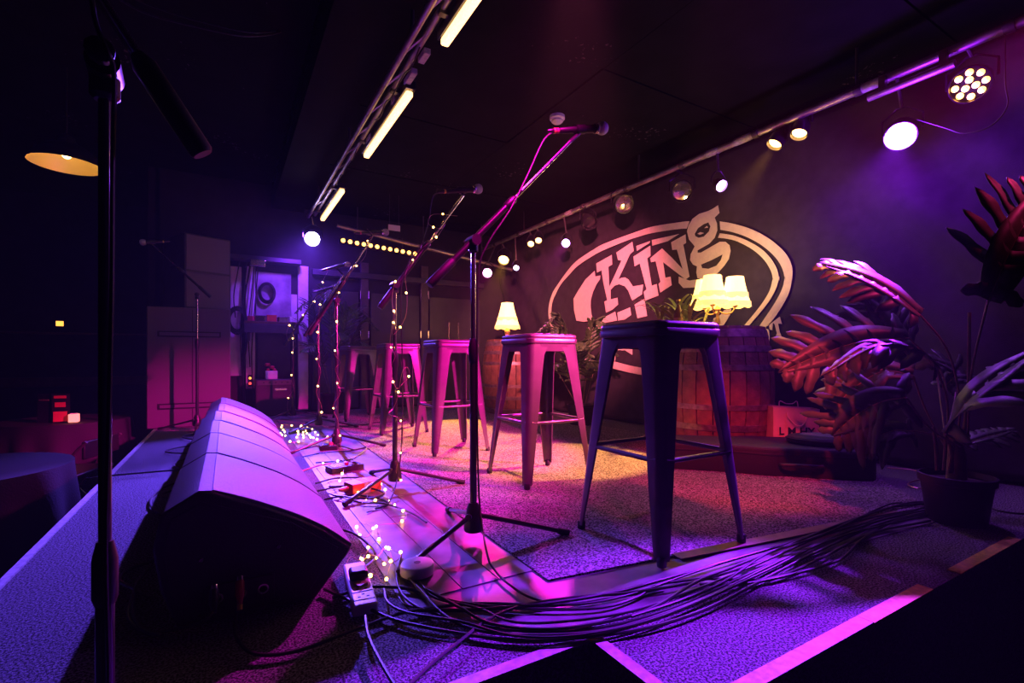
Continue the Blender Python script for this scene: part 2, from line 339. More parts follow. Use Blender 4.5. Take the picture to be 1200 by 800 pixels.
# the right limb runs on under the barrel and joins the lower limb
low_o = [(875, 402), (845, 424), (805, 438), (770, 441), (740, 437), (705, 428)] ; low_o2 = Z(z2, [(425, 722), (270, 650), (160, 560), (75, 440)])
low_i = [(868, 398), (838, 416), (800, 429), (770, 432), (742, 429), (708, 420.5)] ; low_i2 = Z(z2, [(425, 690), (285, 620), (180, 530), (90, 435)])
ink('printed_ring', [oR + cr2(low_o + low_o2) + cr2(low_i + low_i2)[::-1] + iR[::-1]])
o2 = cr2(Z(z3, [(400, 285), (520, 305), (640, 350), (760, 420), (850, 510), (905, 610), (920, 700)]) + Z(z4, [(995, 100), (975, 190), (900, 330), (735, 530), (690, 570)]))
i2 = cr2(Z(z3, [(385, 325), (470, 335), (560, 360), (690, 430), (790, 520), (850, 620), (867, 700)]) + Z(z4, [(940, 120), (910, 230), (830, 360), (690, 530), (650, 565)]))
ink('printed_ring', [o2 + i2[::-1]])
ink('printed_ring', [Z(z1, [(790, 397), (912, 353), (905, 372), (795, 440)])]); ink('printed_ring', [Z(z1, [(925, 345), (1165, 292), (1065, 355), (930, 395)])])
ink('printed_letter', [Z(z1, [(440, 550), (575, 475), (578, 560), (545, 580), (553, 755), (660, 525), (630, 520), (615, 455), (755, 360), (768, 440), (735, 470), (632, 690), (660, 676), (690, 672), (720, 690), (760, 750), (850, 735), (840, 820), (755, 875), (745, 855), (720, 790), (690, 750), (640, 732), (600, 745), (565, 780), (565, 865), (625, 850), (630, 910), (580, 955), (525, 980), (510, 885), (535, 870), (500, 710), (485, 610), (445, 630)])])
ink('printed_letter', [Z(z1, [(765, 490), (912, 395), (915, 482), (885, 505), (925, 745), (968, 730), (985, 830), (868, 875), (855, 800), (880, 775), (820, 550), (775, 575)])])
ink('printed_letter', [[(762, 302.6), (775.8, 290.9), (788, 302.5), (800, 315.3), (793.2, 292.3), (787.8, 292.8), (786.5, 283.8), (803.4, 274.5), (804, 284.5), (800.7, 286.5), (808, 324), (803.4, 327.3), (777, 307), (779.8, 325.3), (785.8, 324), (787.2, 334), (773.8, 342.7), (771.8, 332.7), (774, 330), (768.4, 305.9), (763, 307.2)]])
gO = Z(z3, [(385, 40), (397, 108), (355, 148), (375, 200), (378, 260), (355, 325), (310, 375), (250, 410), (205, 435), (205, 455), (235, 455), (330, 400), (400, 360), (450, 360), (485, 390), (495, 440), (480, 510), (440, 570), (390, 625), (345, 665), (270, 690), (205, 680), (195, 630), (200, 575), (165, 560), (140, 520), (145, 470), (180, 400), (130, 340), (113, 270), (125, 220), (160, 160), (220, 115), (300, 90), (340, 70)])
ink('printed_letter', [gO, Z(z3, [(180, 290), (210, 240), (260, 205), (300, 190), (318, 225), (305, 270), (260, 315), (215, 325), (185, 310)]), Z(z3, [(235, 560), (330, 520), (425, 470), (410, 520), (370, 570), (300, 597), (245, 590)])])
ink('printed_fleck', [Z(z3, [(205, 290), (230, 275), (262, 284), (225, 299)])]); ink('printed_fleck', [Z(z3, [(265, 240), (288, 221), (297, 236)])])
ink('printed_letter', [Z(z1, [(425, 615), (430, 665), (475, 655), (470, 690), (440, 735), (410, 800), (392, 870), (390, 930), (398, 1000), (410, 1045), (330, 1062), (265, 1050), (245, 960), (240, 860), (280, 790), (345, 690)])])
ink('printed_letter', [Z(z2, [(370, 385), (605, 262), (622, 340), (475, 368), (455, 440), (415, 455), (415, 515), (390, 525)])])
ink('printed_letter', [Z(z2, [(625, 270), (735, 225), (745, 290), (690, 330), (630, 340)])]); ink('printed_letter', [Z(z2, [(775, 200), (860, 150), (885, 300), (800, 320)])])
ink('printed_letter', [Z(z2, [(545, 500), (560, 590), (608, 600), (605, 690), (515, 725)])]); ink('printed_letter', [Z(z2, [(600, 500), (755, 500), (755, 640), (690, 600), (620, 600), (570, 560)])])
ink('printed_letter', [Z(z4, [(575, 385), (565, 440), (510, 530), (430, 560), (400, 530), (420, 470), (480, 440), (510, 400)])]); ink('printed_letter', [Z(z3, [(40, 665), (135, 700), (200, 690), (190, 760), (80, 765), (40, 720)])])
ink('printed_letter', [Z(z3, [(380, 660), (425, 655), (420, 740), (380, 760)])])
ink('printed_drip', [Z(z4, [(870, 555), (1000, 455), (1020, 520), (985, 515), (1000, 590), (1015, 625), (975, 660), (965, 625), (975, 600), (955, 520), (940, 510), (935, 575), (915, 570), (905, 525)])])
ink('printed_drip', [Z(z4, [(870, 560), (905, 565), (912, 640), (900, 725), (885, 650)])])

# ================================================================== FLOOR MONITORS
prof = [(0.205, 0.0), (-0.10, 0.0), (-0.135, 0.10), (-0.150, 0.20), (-0.134, 0.282), (-0.062, 0.325), (-0.035, 0.322)]
arc = [(-0.035, 0.322), (0.033, 0.294), (0.10, 0.262), (0.165, 0.227), (0.235, 0.180), (0.300, 0.124)]
mons = [(1.40, 1.945, 0.0), (1.955, 2.465, 0.0), (2.475, 2.95, -0.002), (2.965, 3.46, 0.004), (3.475, 4.02, 0.016), (4.035, 4.60, 0.022)]
mlab = ['nearest black floor monitor wedge with cables plugged into its end', 'second floor monitor wedge from the camera, touching the nearest one', 'third floor monitor wedge from the camera in the row', 'fourth floor monitor wedge from the camera in the row', 'fifth floor monitor wedge from the camera in the row', 'farthest floor monitor wedge, nearest the stacked loudspeakers']
for (ya, yb, dx), lb in zip(mons, mlab):
    t = thing('floor_monitor', lb, 'speaker', (0.08 + dx, (ya + yb) / 2, 0), 0, 'floor monitors along the stage front')
    h = (yb - ya) / 2
    outl = prof + [(p[0], p[1] - 0.004) for p in arc[1:]] + [(0.292, 0.105)]
    cp = lambda u, v, w_: V((u - 0.08, w_, v))
    mb = MB(); mb.prism(outl, -h, h, cp); mb.build('cabinet', 'cab', t, bevel=0.006)
    gp = [(p[0], p[1]) for p in arc]; gp = [(p.x, p.y) for p in crom([V((q[0], q[1], 0)) for q in gp], 5)]
    gp = [(u + 0.004, v + 0.003) for u, v in gp]
    lo = [(u - 0.006, v - 0.012) for u, v in gp][::-1]
    mb = MB(); mb.prism(gp + lo, -h + 0.010, h - 0.010, cp); mb.build('grille', 'grille', t, bevel=0.002)
    mb = MB(); mb.prism([(-0.060, 0.327), (-0.032, 0.3235), (-0.032, 0.318), (-0.060, 0.320)], -h + 0.004, h - 0.004, cp); mb.build('top_strip', 'grille', t)
    mb = MB(); mb.box(cp(0.25, 0.171, 0), (0.05, 0.045, 0.003), Matrix.Rotation(R(40), 3, 'Y')); mb.build('badge', 'black', t)
    for s in (-1, 1):
        mb = MB(); mb.prism([(0.185, 0.02), (-0.085, 0.02), (-0.115, 0.10), (-0.128, 0.20), (-0.115, 0.268), (-0.05, 0.300), (0.15, 0.215), (0.265, 0.128)], s * h, s * (h + 0.003), cp); mb.build('end_plate', 'cab', t, bevel=0.0015)
    if ya < 1.5:
        mb = MB().box(cp(0.03, 0.055, -h - 0.006), (0.15, 0.006, 0.08)); jp = mb.build('jack_panel', 'black', t, bevel=0.002)
        for x in (-0.02, 0.03, 0.08):
            MB().rev(cp(x, 0.062, -h - 0.008), (0, -1, 0), [(0.013, 0), (0.013, 0.004), (0.009, 0.004), (0.009, 0.001)], 14).build('socket', 'chrome', jp)
        for x in (-0.055, 0.115):
            for z in (0.025, 0.16):
                MB().rev(cp(x, z, -h - 0.003), (0, -1, 0), [(0.006, 0), (0.004, 0.003)], 10).build('screw', 'steelblack', t)

# ================================================================== BAR STOOLS
def rsq(s, r, z, n=6):
    pts = []
    for (cx, cy, a0) in ((1, 1, 0), (-1, 1, 90), (-1, -1, 180), (1, -1, 270)):
        for k in range(n + 1):
            a = R(a0 + 90 * k / n); pts.append(V((cx * (s - r) + r * math.cos(a), cy * (s - r) + r * math.sin(a), z)))
    return pts
def make_stool():
    t = thing('bar_stool', 'x', 'stool', (0, 0, 0), 0, 'metal bar stools in a row')
    mb = MB(); prof_ = [(0.146, 0.712), (0.156, 0.716), (0.157, 0.737), (0.153, 0.741), (0.154, 0.745), (0.154, 0.755), (0.148, 0.762), (0.138, 0.764), (0.128, 0.759), (0.05, 0.757), (0.018, 0.757)]
    mb.rings([rsq(s, min(0.034, s * 0.9), z) for s, z in prof_] + [rsq(0.017, 0.015, 0.745)]); mb.build('seat', 'gun', t, ang=50)
    sz = lambda z: 0.212 - (0.212 - 0.150) * z / 0.715
    for sx in (1, -1):
        for sy in (1, -1):
            rs = []
            for z, wd in ((0.018, 0.034), (0.06, 0.038), (0.30, 0.058), (0.55, 0.078), (0.655, 0.088), (0.690, 0.105), (0.715, 0.118)):
                s = sz(z); r = 0.030; th = 0.005; o_, i_ = [], []
                o_.append((s, s - max(wd, r + 0.002)))
                for k in range(6):
                    a = R(90 * k / 5); o_.append((s - r + r * math.cos(a), s - r + r * math.sin(a)))
                o_.append((s - max(wd, r + 0.002), s))
                r2 = r - th
                i_.append((s - max(wd, r + 0.002), s - th))
                for k in range(5, -1, -1):
                    a = R(90 * k / 5); i_.append((s - r + r2 * math.cos(a), s - r + r2 * math.sin(a)))
                i_.append((s - th, s - max(wd, r + 0.002)))
                rs.append([V((sx * p[0], sy * p[1], z)) for p in o_ + i_])
            mb = MB(); mb.rings(rs); lg = mb.build('leg', 'gun', t, ang=45)
            s = sz(0.0); c = s - 0.0165
            mb = MB(); mb.rings([[V((sx * c, sy * c, z)) + (q - V((0, 0, q.z))) for q in rsq(hs, 0.010, 0)] for hs, z in ((0.0125, 0.0), (0.0135, 0.004), (0.0135, 0.026), (0.012, 0.030))]); mb.build('foot', 'rubber', lg)
    for k in range(4):
        rot = Matrix.Rotation(R(90 * k), 3, 'Z'); s = sz(0.69)
        MB().box(rot @ V((s - 0.003, 0, 0.695)), (0.005, 0.17, 0.042), rot).build('apron', 'gun', t, bevel=0.001)
        z = 0.315; s = sz(z)
        MB().tube([rot @ V((s - 0.008, y_, z + (0.004 if abs(y_) > 0.15 else 0))) for y_ in (-s + 0.025, -s + 0.05, 0, s - 0.05, s - 0.025)], 0.0085, 10).build('footrest', 'gun', t)
    return t
stool0 = make_stool()
stools = [(1.345, 1.25, 0, 'nearest metal bar stool, in front of the barrel with the three-shade lamp'),
          (1.455, 2.20, 0, 'second nearest bar stool, pink and orange lit, under the single shaded lamp'),
          (1.36, 3.18, 0, 'middle bar stool of the five, lit magenta'),
          (1.295, 4.19, 0, 'fourth bar stool from the camera, behind the fairy-lit microphone stand'),
          (1.20, 5.27, 0.12, 'farthest bar stool, beside the rear doors')]
for i, (x, y, rz, lb) in enumerate(stools):
    s_ = stool0 if i == 0 else copy_tree(stool0)
    s_.location = (x, y, 0.009); s_.rotation_euler.z = rz; s_['label'] = lb

# ================================================================== MICROPHONE STANDS
def mic_stand(label, base, zp, low, high, legs, r=1.0, clipdir=None, hub_z=0.085, thick=1.0, fz=0.0, zm=None, chromed=True):
    t = thing('microphone_stand', label, 'mic stand', (base[0], base[1], fz), 0, 'microphone stands along the stage front')
    B = V((base[0], base[1], fz)); low, high = V(low), V(high)
    zb = 0.006
    for k, a in enumerate(legs):
        d = V((math.cos(R(a)), math.sin(R(a)), 0)); rl = 0.34
        p0 = B + V((0, 0, hub_z + 0.01)) + d * 0.02; p1 = B + d * rl + V((0, 0, zb + 0.010))
        lg = MB().tube([p0, p1], 0.0085, 10).build('leg', 'steelblack', t, world=True)
        e = (p1 - p0).normalized(); MB().cyl(p1 - e * 0.035, p1 + e * 0.006, 0.0115, 0.0125, 12).build('rubber_foot', 'rubber', lg, world=True)
    MB().rev(B + V((0, 0, hub_z - 0.045)), (0, 0, 1), [(0.030, 0), (0.034, 0.006), (0.033, 0.035), (0.022, 0.085), (0.016, 0.10)], 20).build('hub', 'black', t, world=True)
    MB().rev(B + V((-0.024, -0.018, hub_z + 0.012)), V((-0.8, -0.6, 0.15)), [(0.010, 0), (0.012, 0.008), (0.009, 0.013), (0.004, 0.014)], 14).build('knob', 'steelblack', t, world=True)
    zp -= fz; zm = (zp * 0.66 if zm is None else zm - fz)
    MB().cyl(B + V((0, 0, hub_z)), B + V((0, 0, zm)), 0.0125 * thick, None, 14).build('pole', 'steelblack', t, world=True)
    MB().rev(B + V((0, 0, zm - 0.06)), (0, 0, 1), [(0.0135 * thick, 0), (0.017 * thick, 0.01), (0.017 * thick, 0.06), (0.011 * thick, 0.085)], 16).build('collar', 'black', t, world=True)
    MB().cyl(B + V((0, 0, zm)), B + V((0, 0, zp)), 0.0085 * thick, None, 12).build('upper_pole', 'chrome' if chromed else 'steelblack', t, world=True)
    ax = (high - low).normalized(); sidev = ax.cross(V((0, 0, 1))).normalized(); L = (high - low).length
    tp = B + V((0, 0, zp)); k = (tp - low).dot(ax); on = low + ax * k
    MB().rev(tp - V((0, 0, 0.03)), (0, 0, 1), [(0.012, 0), (0.017, 0.006), (0.017, 0.03), (0.010, 0.036)], 14).build('swivel', 'black', t, world=True)
    cl = MB().cyl(tp - sidev * 0.028 + V((0, 0, 0.012)), tp + sidev * 0.028 + V((0, 0, 0.012)), 0.019, None, 16).build('clutch', 'black', t, world=True)
    MB().rev(tp - sidev * 0.028 + V((0, 0, 0.012)), -sidev, [(0.006, 0), (0.006, 0.012), (0.015, 0.014), (0.016, 0.026), (0.009, 0.030)], 10).build('knob', 'black', cl, world=True)
    MB().rev(low, ax, [(0.013, 0), (0.0155, 0.004), (0.0155, 0.12), (0.0135, 0.125)], 14).build('grip', 'rubber', t, world=True)
    MB().cyl(low + ax * 0.12, low + ax * L * 0.56, 0.0118, None, 12).build('boom', 'steelblack', t, world=True)
    MB().rev(low + ax * (L * 0.56 - 0.05), ax, [(0.0125, 0), (0.0155, 0.006), (0.0155, 0.045), (0.009, 0.06)], 14).build('boom_collar', 'black', t, world=True)
    MB().cyl(low + ax * L * 0.56, high, 0.0075, None, 12).build('boom_extension', 'chrome', t, world=True)
    return t
def microphone(label, stand_end, tail, head, band=None):
    tail, head = V(tail), V(head); ax = (head - tail).normalized(); L = (head - tail).length; end = V(stand_end)
    t = thing('microphone', label, 'microphone', tuple(tail), 0, 'stage microphones')
    MB().rev(tail, ax, [(0.009, 0), (0.0105, 0.004), (0.013, L * 0.3), (0.0165, L * 0.72), (0.019, L * 0.76)], 18).build('handle', 'black', t, world=True)
    MB().rev(tail + ax * (L * 0.74), ax, [(0.0185, 0), (0.0205, 0.004), (0.0205, 0.010), (0.0185, 0.014)], 20).build('ring', 'chrome', t, world=True)
    hb = head - ax * 0.022
    MB().rev(hb - ax * 0.02, ax, [(0.019, 0), (0.0245, 0.010), (0.0265, 0.02), (0.0258, 0.030), (0.021, 0.039), (0.012, 0.044), (0.0, 0.0455)], 22).build('grille_head', 'micgrille', t, world=True)
    pl = MB().rev(tail, -ax, [(0.010, -0.002), (0.010, 0.03), (0.0075, 0.05), (0.004, 0.056)], 14).build('plug', 'steelblack', t, world=True)
    if band:
        for k, b in enumerate(band): MB().rev(tail - ax * (0.004 + 0.014 * k), -ax, [(0.0108, 0), (0.0108, 0.010)], 14).build('band', b, pl, world=True)
    mid = tail + ax * L * 0.42
    c = MB().rev(mid - ax * 0.02, ax, [(0.0185, 0), (0.0185, 0.045)], 14, False, False); c.tube([mid + V((0, 0, -0.015)), end], 0.008, 8); c.build('clip', 'black', t, world=True)
    return t
Y1 = 1.55
low1, high1 = PY(503, 334, Y1), PY(668, 166, Y1)
mic_stand('microphone stand nearest the first bar stool, without fairy lights', (0.75, Y1), 1.05, low1, high1, (-22, 82, 205))
microphone('microphone nearest the camera, with a red and yellow band on its plug', high1, PY(655, 153, Y1), PY(710, 150, Y1 - 0.01), ('redband', 'yband'))
Y2 = 2.38
low2, high2 = PY(445, 361, Y2), PY(543, 229, Y2)
mic_stand('second microphone stand from the camera, wound with fairy lights', (0.72, Y2), 1.0, low2, high2, (-20, 95, 215))
microphone('second microphone, with one yellow band on its plug', high2, PY(523, 224, Y2), PY(564, 221, Y2), ('yband',))
Y3 = 3.65
low3, high3 = PY(362, 392, Y3), PY(432, 284, Y3)
mic_stand('third microphone stand from the camera, wound with fairy lights', (0.68, Y3), 1.05, low3, high3, (-25, 75, 200))
microphone('third microphone, in front of the orange light bar', high3, PY(424, 273, Y3), PY(455, 272, Y3), ('redband',))
Y4 = 4.69
low4, high4 = PY(357, 394, Y4), PY(402, 322, Y4)
mic_stand('fourth microphone stand from the camera, in front of the potted palm', (0.717, Y4), 1.02, low4, high4, (-15, 100, 220))
microphone('fourth microphone, below the blue spotlight', high4, PY(384, 315, Y4), PY(410, 309, Y4), ('redband',))
Y5 = 5.60
low5, high5 = PY(333, 405, Y5), PY(372, 345, Y5)
mic_stand('farthest microphone stand of the fairy-lit row, beside the pale door post', (0.60, Y5), 0.99, low5, high5, (-20, 95, 210))
microphone('farthest fairy-lit microphone, in front of the pale door post', high5, PY(372, 341, Y5), PY(396, 335, Y5))
# stand by the PA stack
Bp = P(231, 500, 4.35)
lowp, highp = PY(247, 348, Bp.y), PY(178, 286, Bp.y)
mic_stand('thin microphone stand in front of the stacked loudspeakers', (Bp.x, Bp.y), 1.20, lowp, highp, (30, 150, 270))
microphone('small microphone in front of the stacked loudspeakers', highp, PY(190, 283, Bp.y), PY(164, 284, Bp.y), ('yband',))
# close stand at the left of the frame
D0 = 0.655; B0 = P(123, 400, D0)
mic_stand('tall dark microphone stand cut by the left of the frame', (B0.x, B0.y), P(123, 92, D0).z, P(238, 181, D0 + 0.04), P(104, -22, D0 - 0.03), (240, 0, 120), thick=0.86, fz=FL, zm=P(123, 655, D0).z, chromed=False)

# mic cables
def cable(label, pts, r=0.0034, m='cable', n=8, name='cable', group='black cables on the stage', cat='cable'):
    mb = MB().tube(crom(pts, n), r, 7); o = mb.build(name, m); return tag(o, label, cat, group)
dc = D0 - 0.02
cable('microphone cable running down the close stand at the left', [P(104, -30, dc - 0.02), P(112, 25, dc - 0.03), P(126, 60, dc - 0.03), P(134, 90, dc - 0.015), P(132, 200, dc), P(131, 350, dc), P(127, 520, dc), P(124, 640, dc - 0.004), P(127, 780, dc), P(128, 900, dc), V((B0.x + 0.03, B0.y - 0.06, FL + 0.01))], 0.0028, name='microphone_cable')
cable('microphone cable looping off the nearest microphone down its stand', [PY(648, 154, Y1), PY(636, 166, Y1), PY(618, 205, Y1 - 0.01), PY(598, 245, Y1 - 0.03), PY(572, 285, Y1 - 0.03), PY(561, 320, Y1 - 0.02), PY(559, 420, Y1 - 0.015), PY(560, 540, Y1 - 0.015), PY(563, 600, Y1 - 0.02), G(571, 650, 0.05), G(580, 668, 0.018), G(596, 684, 0.014), G(625, 701, 0.014), G(672, 708, 0.014), G(740, 696, 0.016), G(820, 668, 0.016), G(910, 640, 0.016), G(1000, 611, 0.016), G(1088, 594, 0.016)], 0.0032, name='microphone_cable')
cable('microphone cable hanging off the second microphone', [PY(519, 225, Y2), PY(509, 228, Y2), PY(505, 240, Y2), PY(503, 256, Y2), PY(499, 270, Y2), PY(492, 290, Y2), PY(478, 310, Y2), PY(470, 345, Y2 - 0.02), PY(472, 450, Y2 - 0.02), PY(469, 540, Y2 - 0.03), G(455, 590, 0.012), G(430, 600, 0.012)], 0.0032, name='microphone_cable')

# ================================================================== FAIRY LIGHTS
bulb_me = None
def fairy(label, pts, step=0.10, r=0.0052, n=8, wr=0.0011):
    global bulb_me
    pts = crom(pts, n); t = thing('fairy_light_string', label, 'fairy lights', tuple(pts[0]), 0, 'fairy light strings on the stands')
    MB().tube(pts, wr, 5).build('wire', 'wire', t, world=True)
    acc = step * 0.5
    for a, b in zip(pts, pts[1:]):
        L = (b - a).length
        while acc < L:
            p = a.lerp(b, acc / L) + V((random.uniform(-1, 1), random.uniform(-1, 1), random.uniform(-1, 1))) * 0.004
            if bulb_me is None:
                o = MB().ball((0, 0, 0), 1.0, 8, 6).build('bulb', 'bulb', t); bulb_me = o.data
            else:
                o = bpy.data.objects.new('bulb', bulb_me); C.objects.link(o); o.parent = t
            o.location = p - V(t.location); k = r * random.uniform(0.8, 1.2); o.scale = (k, k, k)
            acc += step * random.uniform(0.75, 1.25)
        acc -= L
def wind(base, z0, z1, turns, rad, n=40, jit=0.006):
    return [V((base[0] + rad * math.cos(2 * math.pi * turns * k / n + 0.6) + random.uniform(-jit, jit), base[1] + rad * math.sin(2 * math.pi * turns * k / n + 0.6), z0 + (z1 - z0) * k / n + random.uniform(-jit, jit))) for k in range(n + 1)]
pY = lambda Y, L: [PY(a, b, Y + random.uniform(-0.008, 0.008)) for a, b in L]
fairy('fairy lights hanging in loops down the second microphone stand', pY(Y2 - 0.03, [(536, 253), (508, 251), (502, 262), (516, 268), (522, 262), (510, 280), (495, 290), (483, 306), (475, 322), (477, 345), (475, 372), (461, 392), (462, 375), (460, 345), (463, 329), (459, 350), (461, 372), (457, 401), (463, 417), (459, 428), (460, 443), (465, 455), (472, 449), (480, 440), (477, 430), (471, 437), (466, 465), (461, 478), (456, 485), (470, 492), (472, 515), (468, 533), (464, 552), (470, 563)]), 0.16, 0.0050, 4)
fairy('fairy lights wound round the third microphone stand', pY(Y3 - 0.03, [(430, 268), (437, 276), (430, 282), (428, 300), (412, 318), (405, 330), (396, 345), (392, 372), (398, 379), (393, 384), (398, 398), (392, 414), (399, 424), (393, 432), (398, 447), (394, 447), (399, 460), (390, 476), (396, 492), (398, 510), (400, 530)]), 0.24, 0.0058, 4)
fairy('fairy lights on the fourth microphone stand, before the palm', pY(Y4 - 0.03, [(384, 318), (378, 332), (383, 344), (376, 352), (374, 366), (372, 404), (374, 415), (371, 421), (376, 434), (373, 447), (371, 461), (376, 473), (377, 486), (373, 492), (380, 500)]), 0.22, 0.0072, 4)
fairy('fairy lights on the farthest microphone stand by the shelf', pY(Y5 - 0.03, [(378, 345), (366, 356), (353, 372), (350, 379), (342, 377), (336, 389), (338, 399), (345, 395), (346, 405), (342, 416), (344, 427), (341, 443), (344, 455), (338, 466), (337, 480), (341, 486)]), 0.22, 0.0072, 4)
fairy('fairy lights tangled on the floor by the far monitors', [G(x, y, 0.015 + random.uniform(0, 0.02)) for x, y in [(322, 502), (335, 512), (330, 498), (345, 500), (350, 510), (338, 518), (356, 514), (352, 498), (365, 512), (372, 508), (360, 500), (348, 505), (372, 515), (384, 512)]], 0.17, 0.0070, 5)
fairy('fairy lights trailing on the floor by the red box', [G(x, y, 0.015 + random.uniform(0, 0.012)) for x, y in [(376, 540), (384, 548), (392, 541), (404, 540), (402, 553), (398, 564), (406, 568), (418, 573), (406, 573), (420, 577), (431, 580), (424, 590), (440, 586), (452, 580), (447, 566)]], 0.16, 0.0060, 5)
fairy('fairy lights lying between the two nearest stands', [G(x, y, 0.012 + random.uniform(0, 0.01)) for x, y in [(455, 582), (460, 591), (476, 601), (470, 612), (450, 614), (440, 617), (430, 629), (420, 625), (419, 613), (433, 615), (445, 626), (441, 636), (436, 638), (425, 655), (428, 661)]], 0.11, 0.0050, 5)
fairy('bright fairy lights tangled around the white round puck', [G(x, y, 0.015 + random.uniform(0, 0.02)) for x, y in [(418, 671), (406, 664), (411, 652), (420, 656), (425, 648), (440, 654), (451, 642), (459, 652), (456, 666), (450, 683), (440, 672), (430, 675), (424, 660), (436, 650), (455, 660), (470, 650), (448, 640)]], 0.10, 0.0050, 5)

# ================================================================== FLOOR ITEMS
p = G(489, 676); t = thing('puck', 'white round plastic puck on the floor by the nearest stand', 'device', tuple(p))
MB().rev((0, 0, 0), (0, 0, 1), [(0.043, 0.002), (0.048, 0.006), (0.048, 0.014)], 32).build('base', 'black', t)
MB().rev((0, 0, 0.014), (0, 0, 1), [(0.049, 0), (0.050, 0.003), (0.050, 0.022), (0.047, 0.028), (0.040, 0.030)], 36).build('cover', 'white', t)
MB().rev((0, 0, 0.0435), (0, 0, 1), [(0.010, 0), (0.010, 0.001)], 16).build('button', 'rubber', t)
a, b = G(415, 672), G(428, 720); d = (b - a); ang = math.atan2(d.y, d.x)
t = thing('power_strip', 'white power strip with a black plug at the end of the nearest monitor', 'power strip', tuple((a + b) / 2), ang)
Lp = d.length
MB().box((0, 0, 0.016), (Lp + 0.02, 0.062, 0.030)).build('housing', 'white', t, bevel=0.006)
for k in range(2):
    s = MB().box((Lp * 0.18 + 0.045 * k, 0, 0.0315), (0.040, 0.052, 0.002)).build('socket', 'white', t, bevel=0.001)
    for (dx, dy) in ((-0.008, 0), (0.006, 0.011), (0.006, -0.011)): MB().box((Lp * 0.18 + 0.045 * k + dx, dy, 0.0326), (0.004, 0.007, 0.0012)).build('slot', 'ink', s)
MB().box((-0.02, 0.0, 0.046), (0.05, 0.05, 0.026)).build('plug', 'black', t, bevel=0.008)
MB().box((0.03, 0.0, 0.036), (0.028, 0.028, 0.008), Matrix.Rotation(0.5, 3, 'Z')).build('sticker', 'tapeb', t)
p = G(425, 576); t = thing('pedal_box', 'red metal box with pale tape on top, on the floor by the monitors', 'box', tuple(p), R(14))
MB().box((0, 0.0, 0.028), (0.150, 0.095, 0.052)).build('body', 'redbox', t, bevel=0.004)
MB().box((0, 0.0, 0.0548), (0.150, 0.092, 0.002)).build('lid', 'white', t, bevel=0.0005)
MB().box((0.0, 0.0, 0.0565), (0.030, 0.097, 0.0015)).build('tape', 'tapew', t); MB().box((0.0, -0.0485, 0.028), (0.030, 0.002, 0.052)).build('tape', 'tapew', t)
MB().rev((-0.075, 0.0, 0.03), (-1, 0, 0), [(0.012, 0), (0.012, 0.03), (0.006, 0.045)], 12).build('plug', 'brass', t)
for (x, y, wd, lb, rz) in ((404, 552, 0.19, 'flat black effects pedal with a pink knob beside the monitors', 0.2), (352, 507, 0.16, 'far effects pedal amid fairy lights by the monitors', 0.1), (386, 527, 0.12, 'small effects pedal under the third microphone stand leg', -0.3)):
    p = G(x, y); t = thing('effects_pedal', lb, 'pedal', tuple(p), rz, 'pedals on the floor')
    MB().box((0, 0, 0.020), (wd, 0.10, 0.034)).build('body', 'black', t, bevel=0.005); MB().box((0.0, 0.0, 0.0385), (wd * 0.85, 0.07, 0.003)).build('faceplate', 'chrome', t, bevel=0.001)
    MB().rev((0.01, 0.0, 0.040), (0, 0, 1), [(0.014, 0), (0.013, 0.012), (0.008, 0.014)], 14).build('knob', 'redband', t)

# XLR leads at the nearest monitor
for (q, m_, lb) in (((281, 690), 'red', 'red XLR plug and lead in the end of the nearest monitor'), ((251, 700), 'black', 'grey XLR plug and lead in the end of the nearest monitor')):
    p0 = PY(q[0], q[1] - 8, 1.37); p1 = PY(q[0], q[1] + 14, 1.345); t = thing('cable_plug', lb, 'plug', tuple(p0), 0, 'plugs in the nearest monitor')
    MB().rev(p0, p1 - p0, [(0.008, -0.006), (0.0105, 0), (0.0105, 0.030), (0.008, 0.036), (0.0055, 0.050)], 16).build('shell', m_, t, world=True)
    MB().rev(p0, p0 - p1, [(0.0092, 0.0), (0.0092, 0.012)], 14).build('collar', 'chrome', t, world=True)
    if m_ == 'red':
        MB().rev(p1, p1 - p0, [(0.0062, 0.008), (0.0062, 0.020)], 12).build('band', 'yband', t, world=True)
        pts = [p1, PY(276, 728, 1.33), G(278, 748, 0.02), G(300, 766, 0.012), G(350, 762, 0.010), G(420, 736, 0.014), G(480, 716, 0.012), G(560, 707, 0.012), G(650, 709, 0.012), G(720, 700, 0.012), G(780, 688, 0.012)]
    else:
        pts = [p1, PY(238, 728, 1.33), G(200, 738, 0.012), G(170, 742, 0.012), G(150, 720, 0.012), G(160, 690, 0.012)]
    MB().tube(crom(pts, 8), 0.0042, 8).build('lead', 'cable', t, world=True)

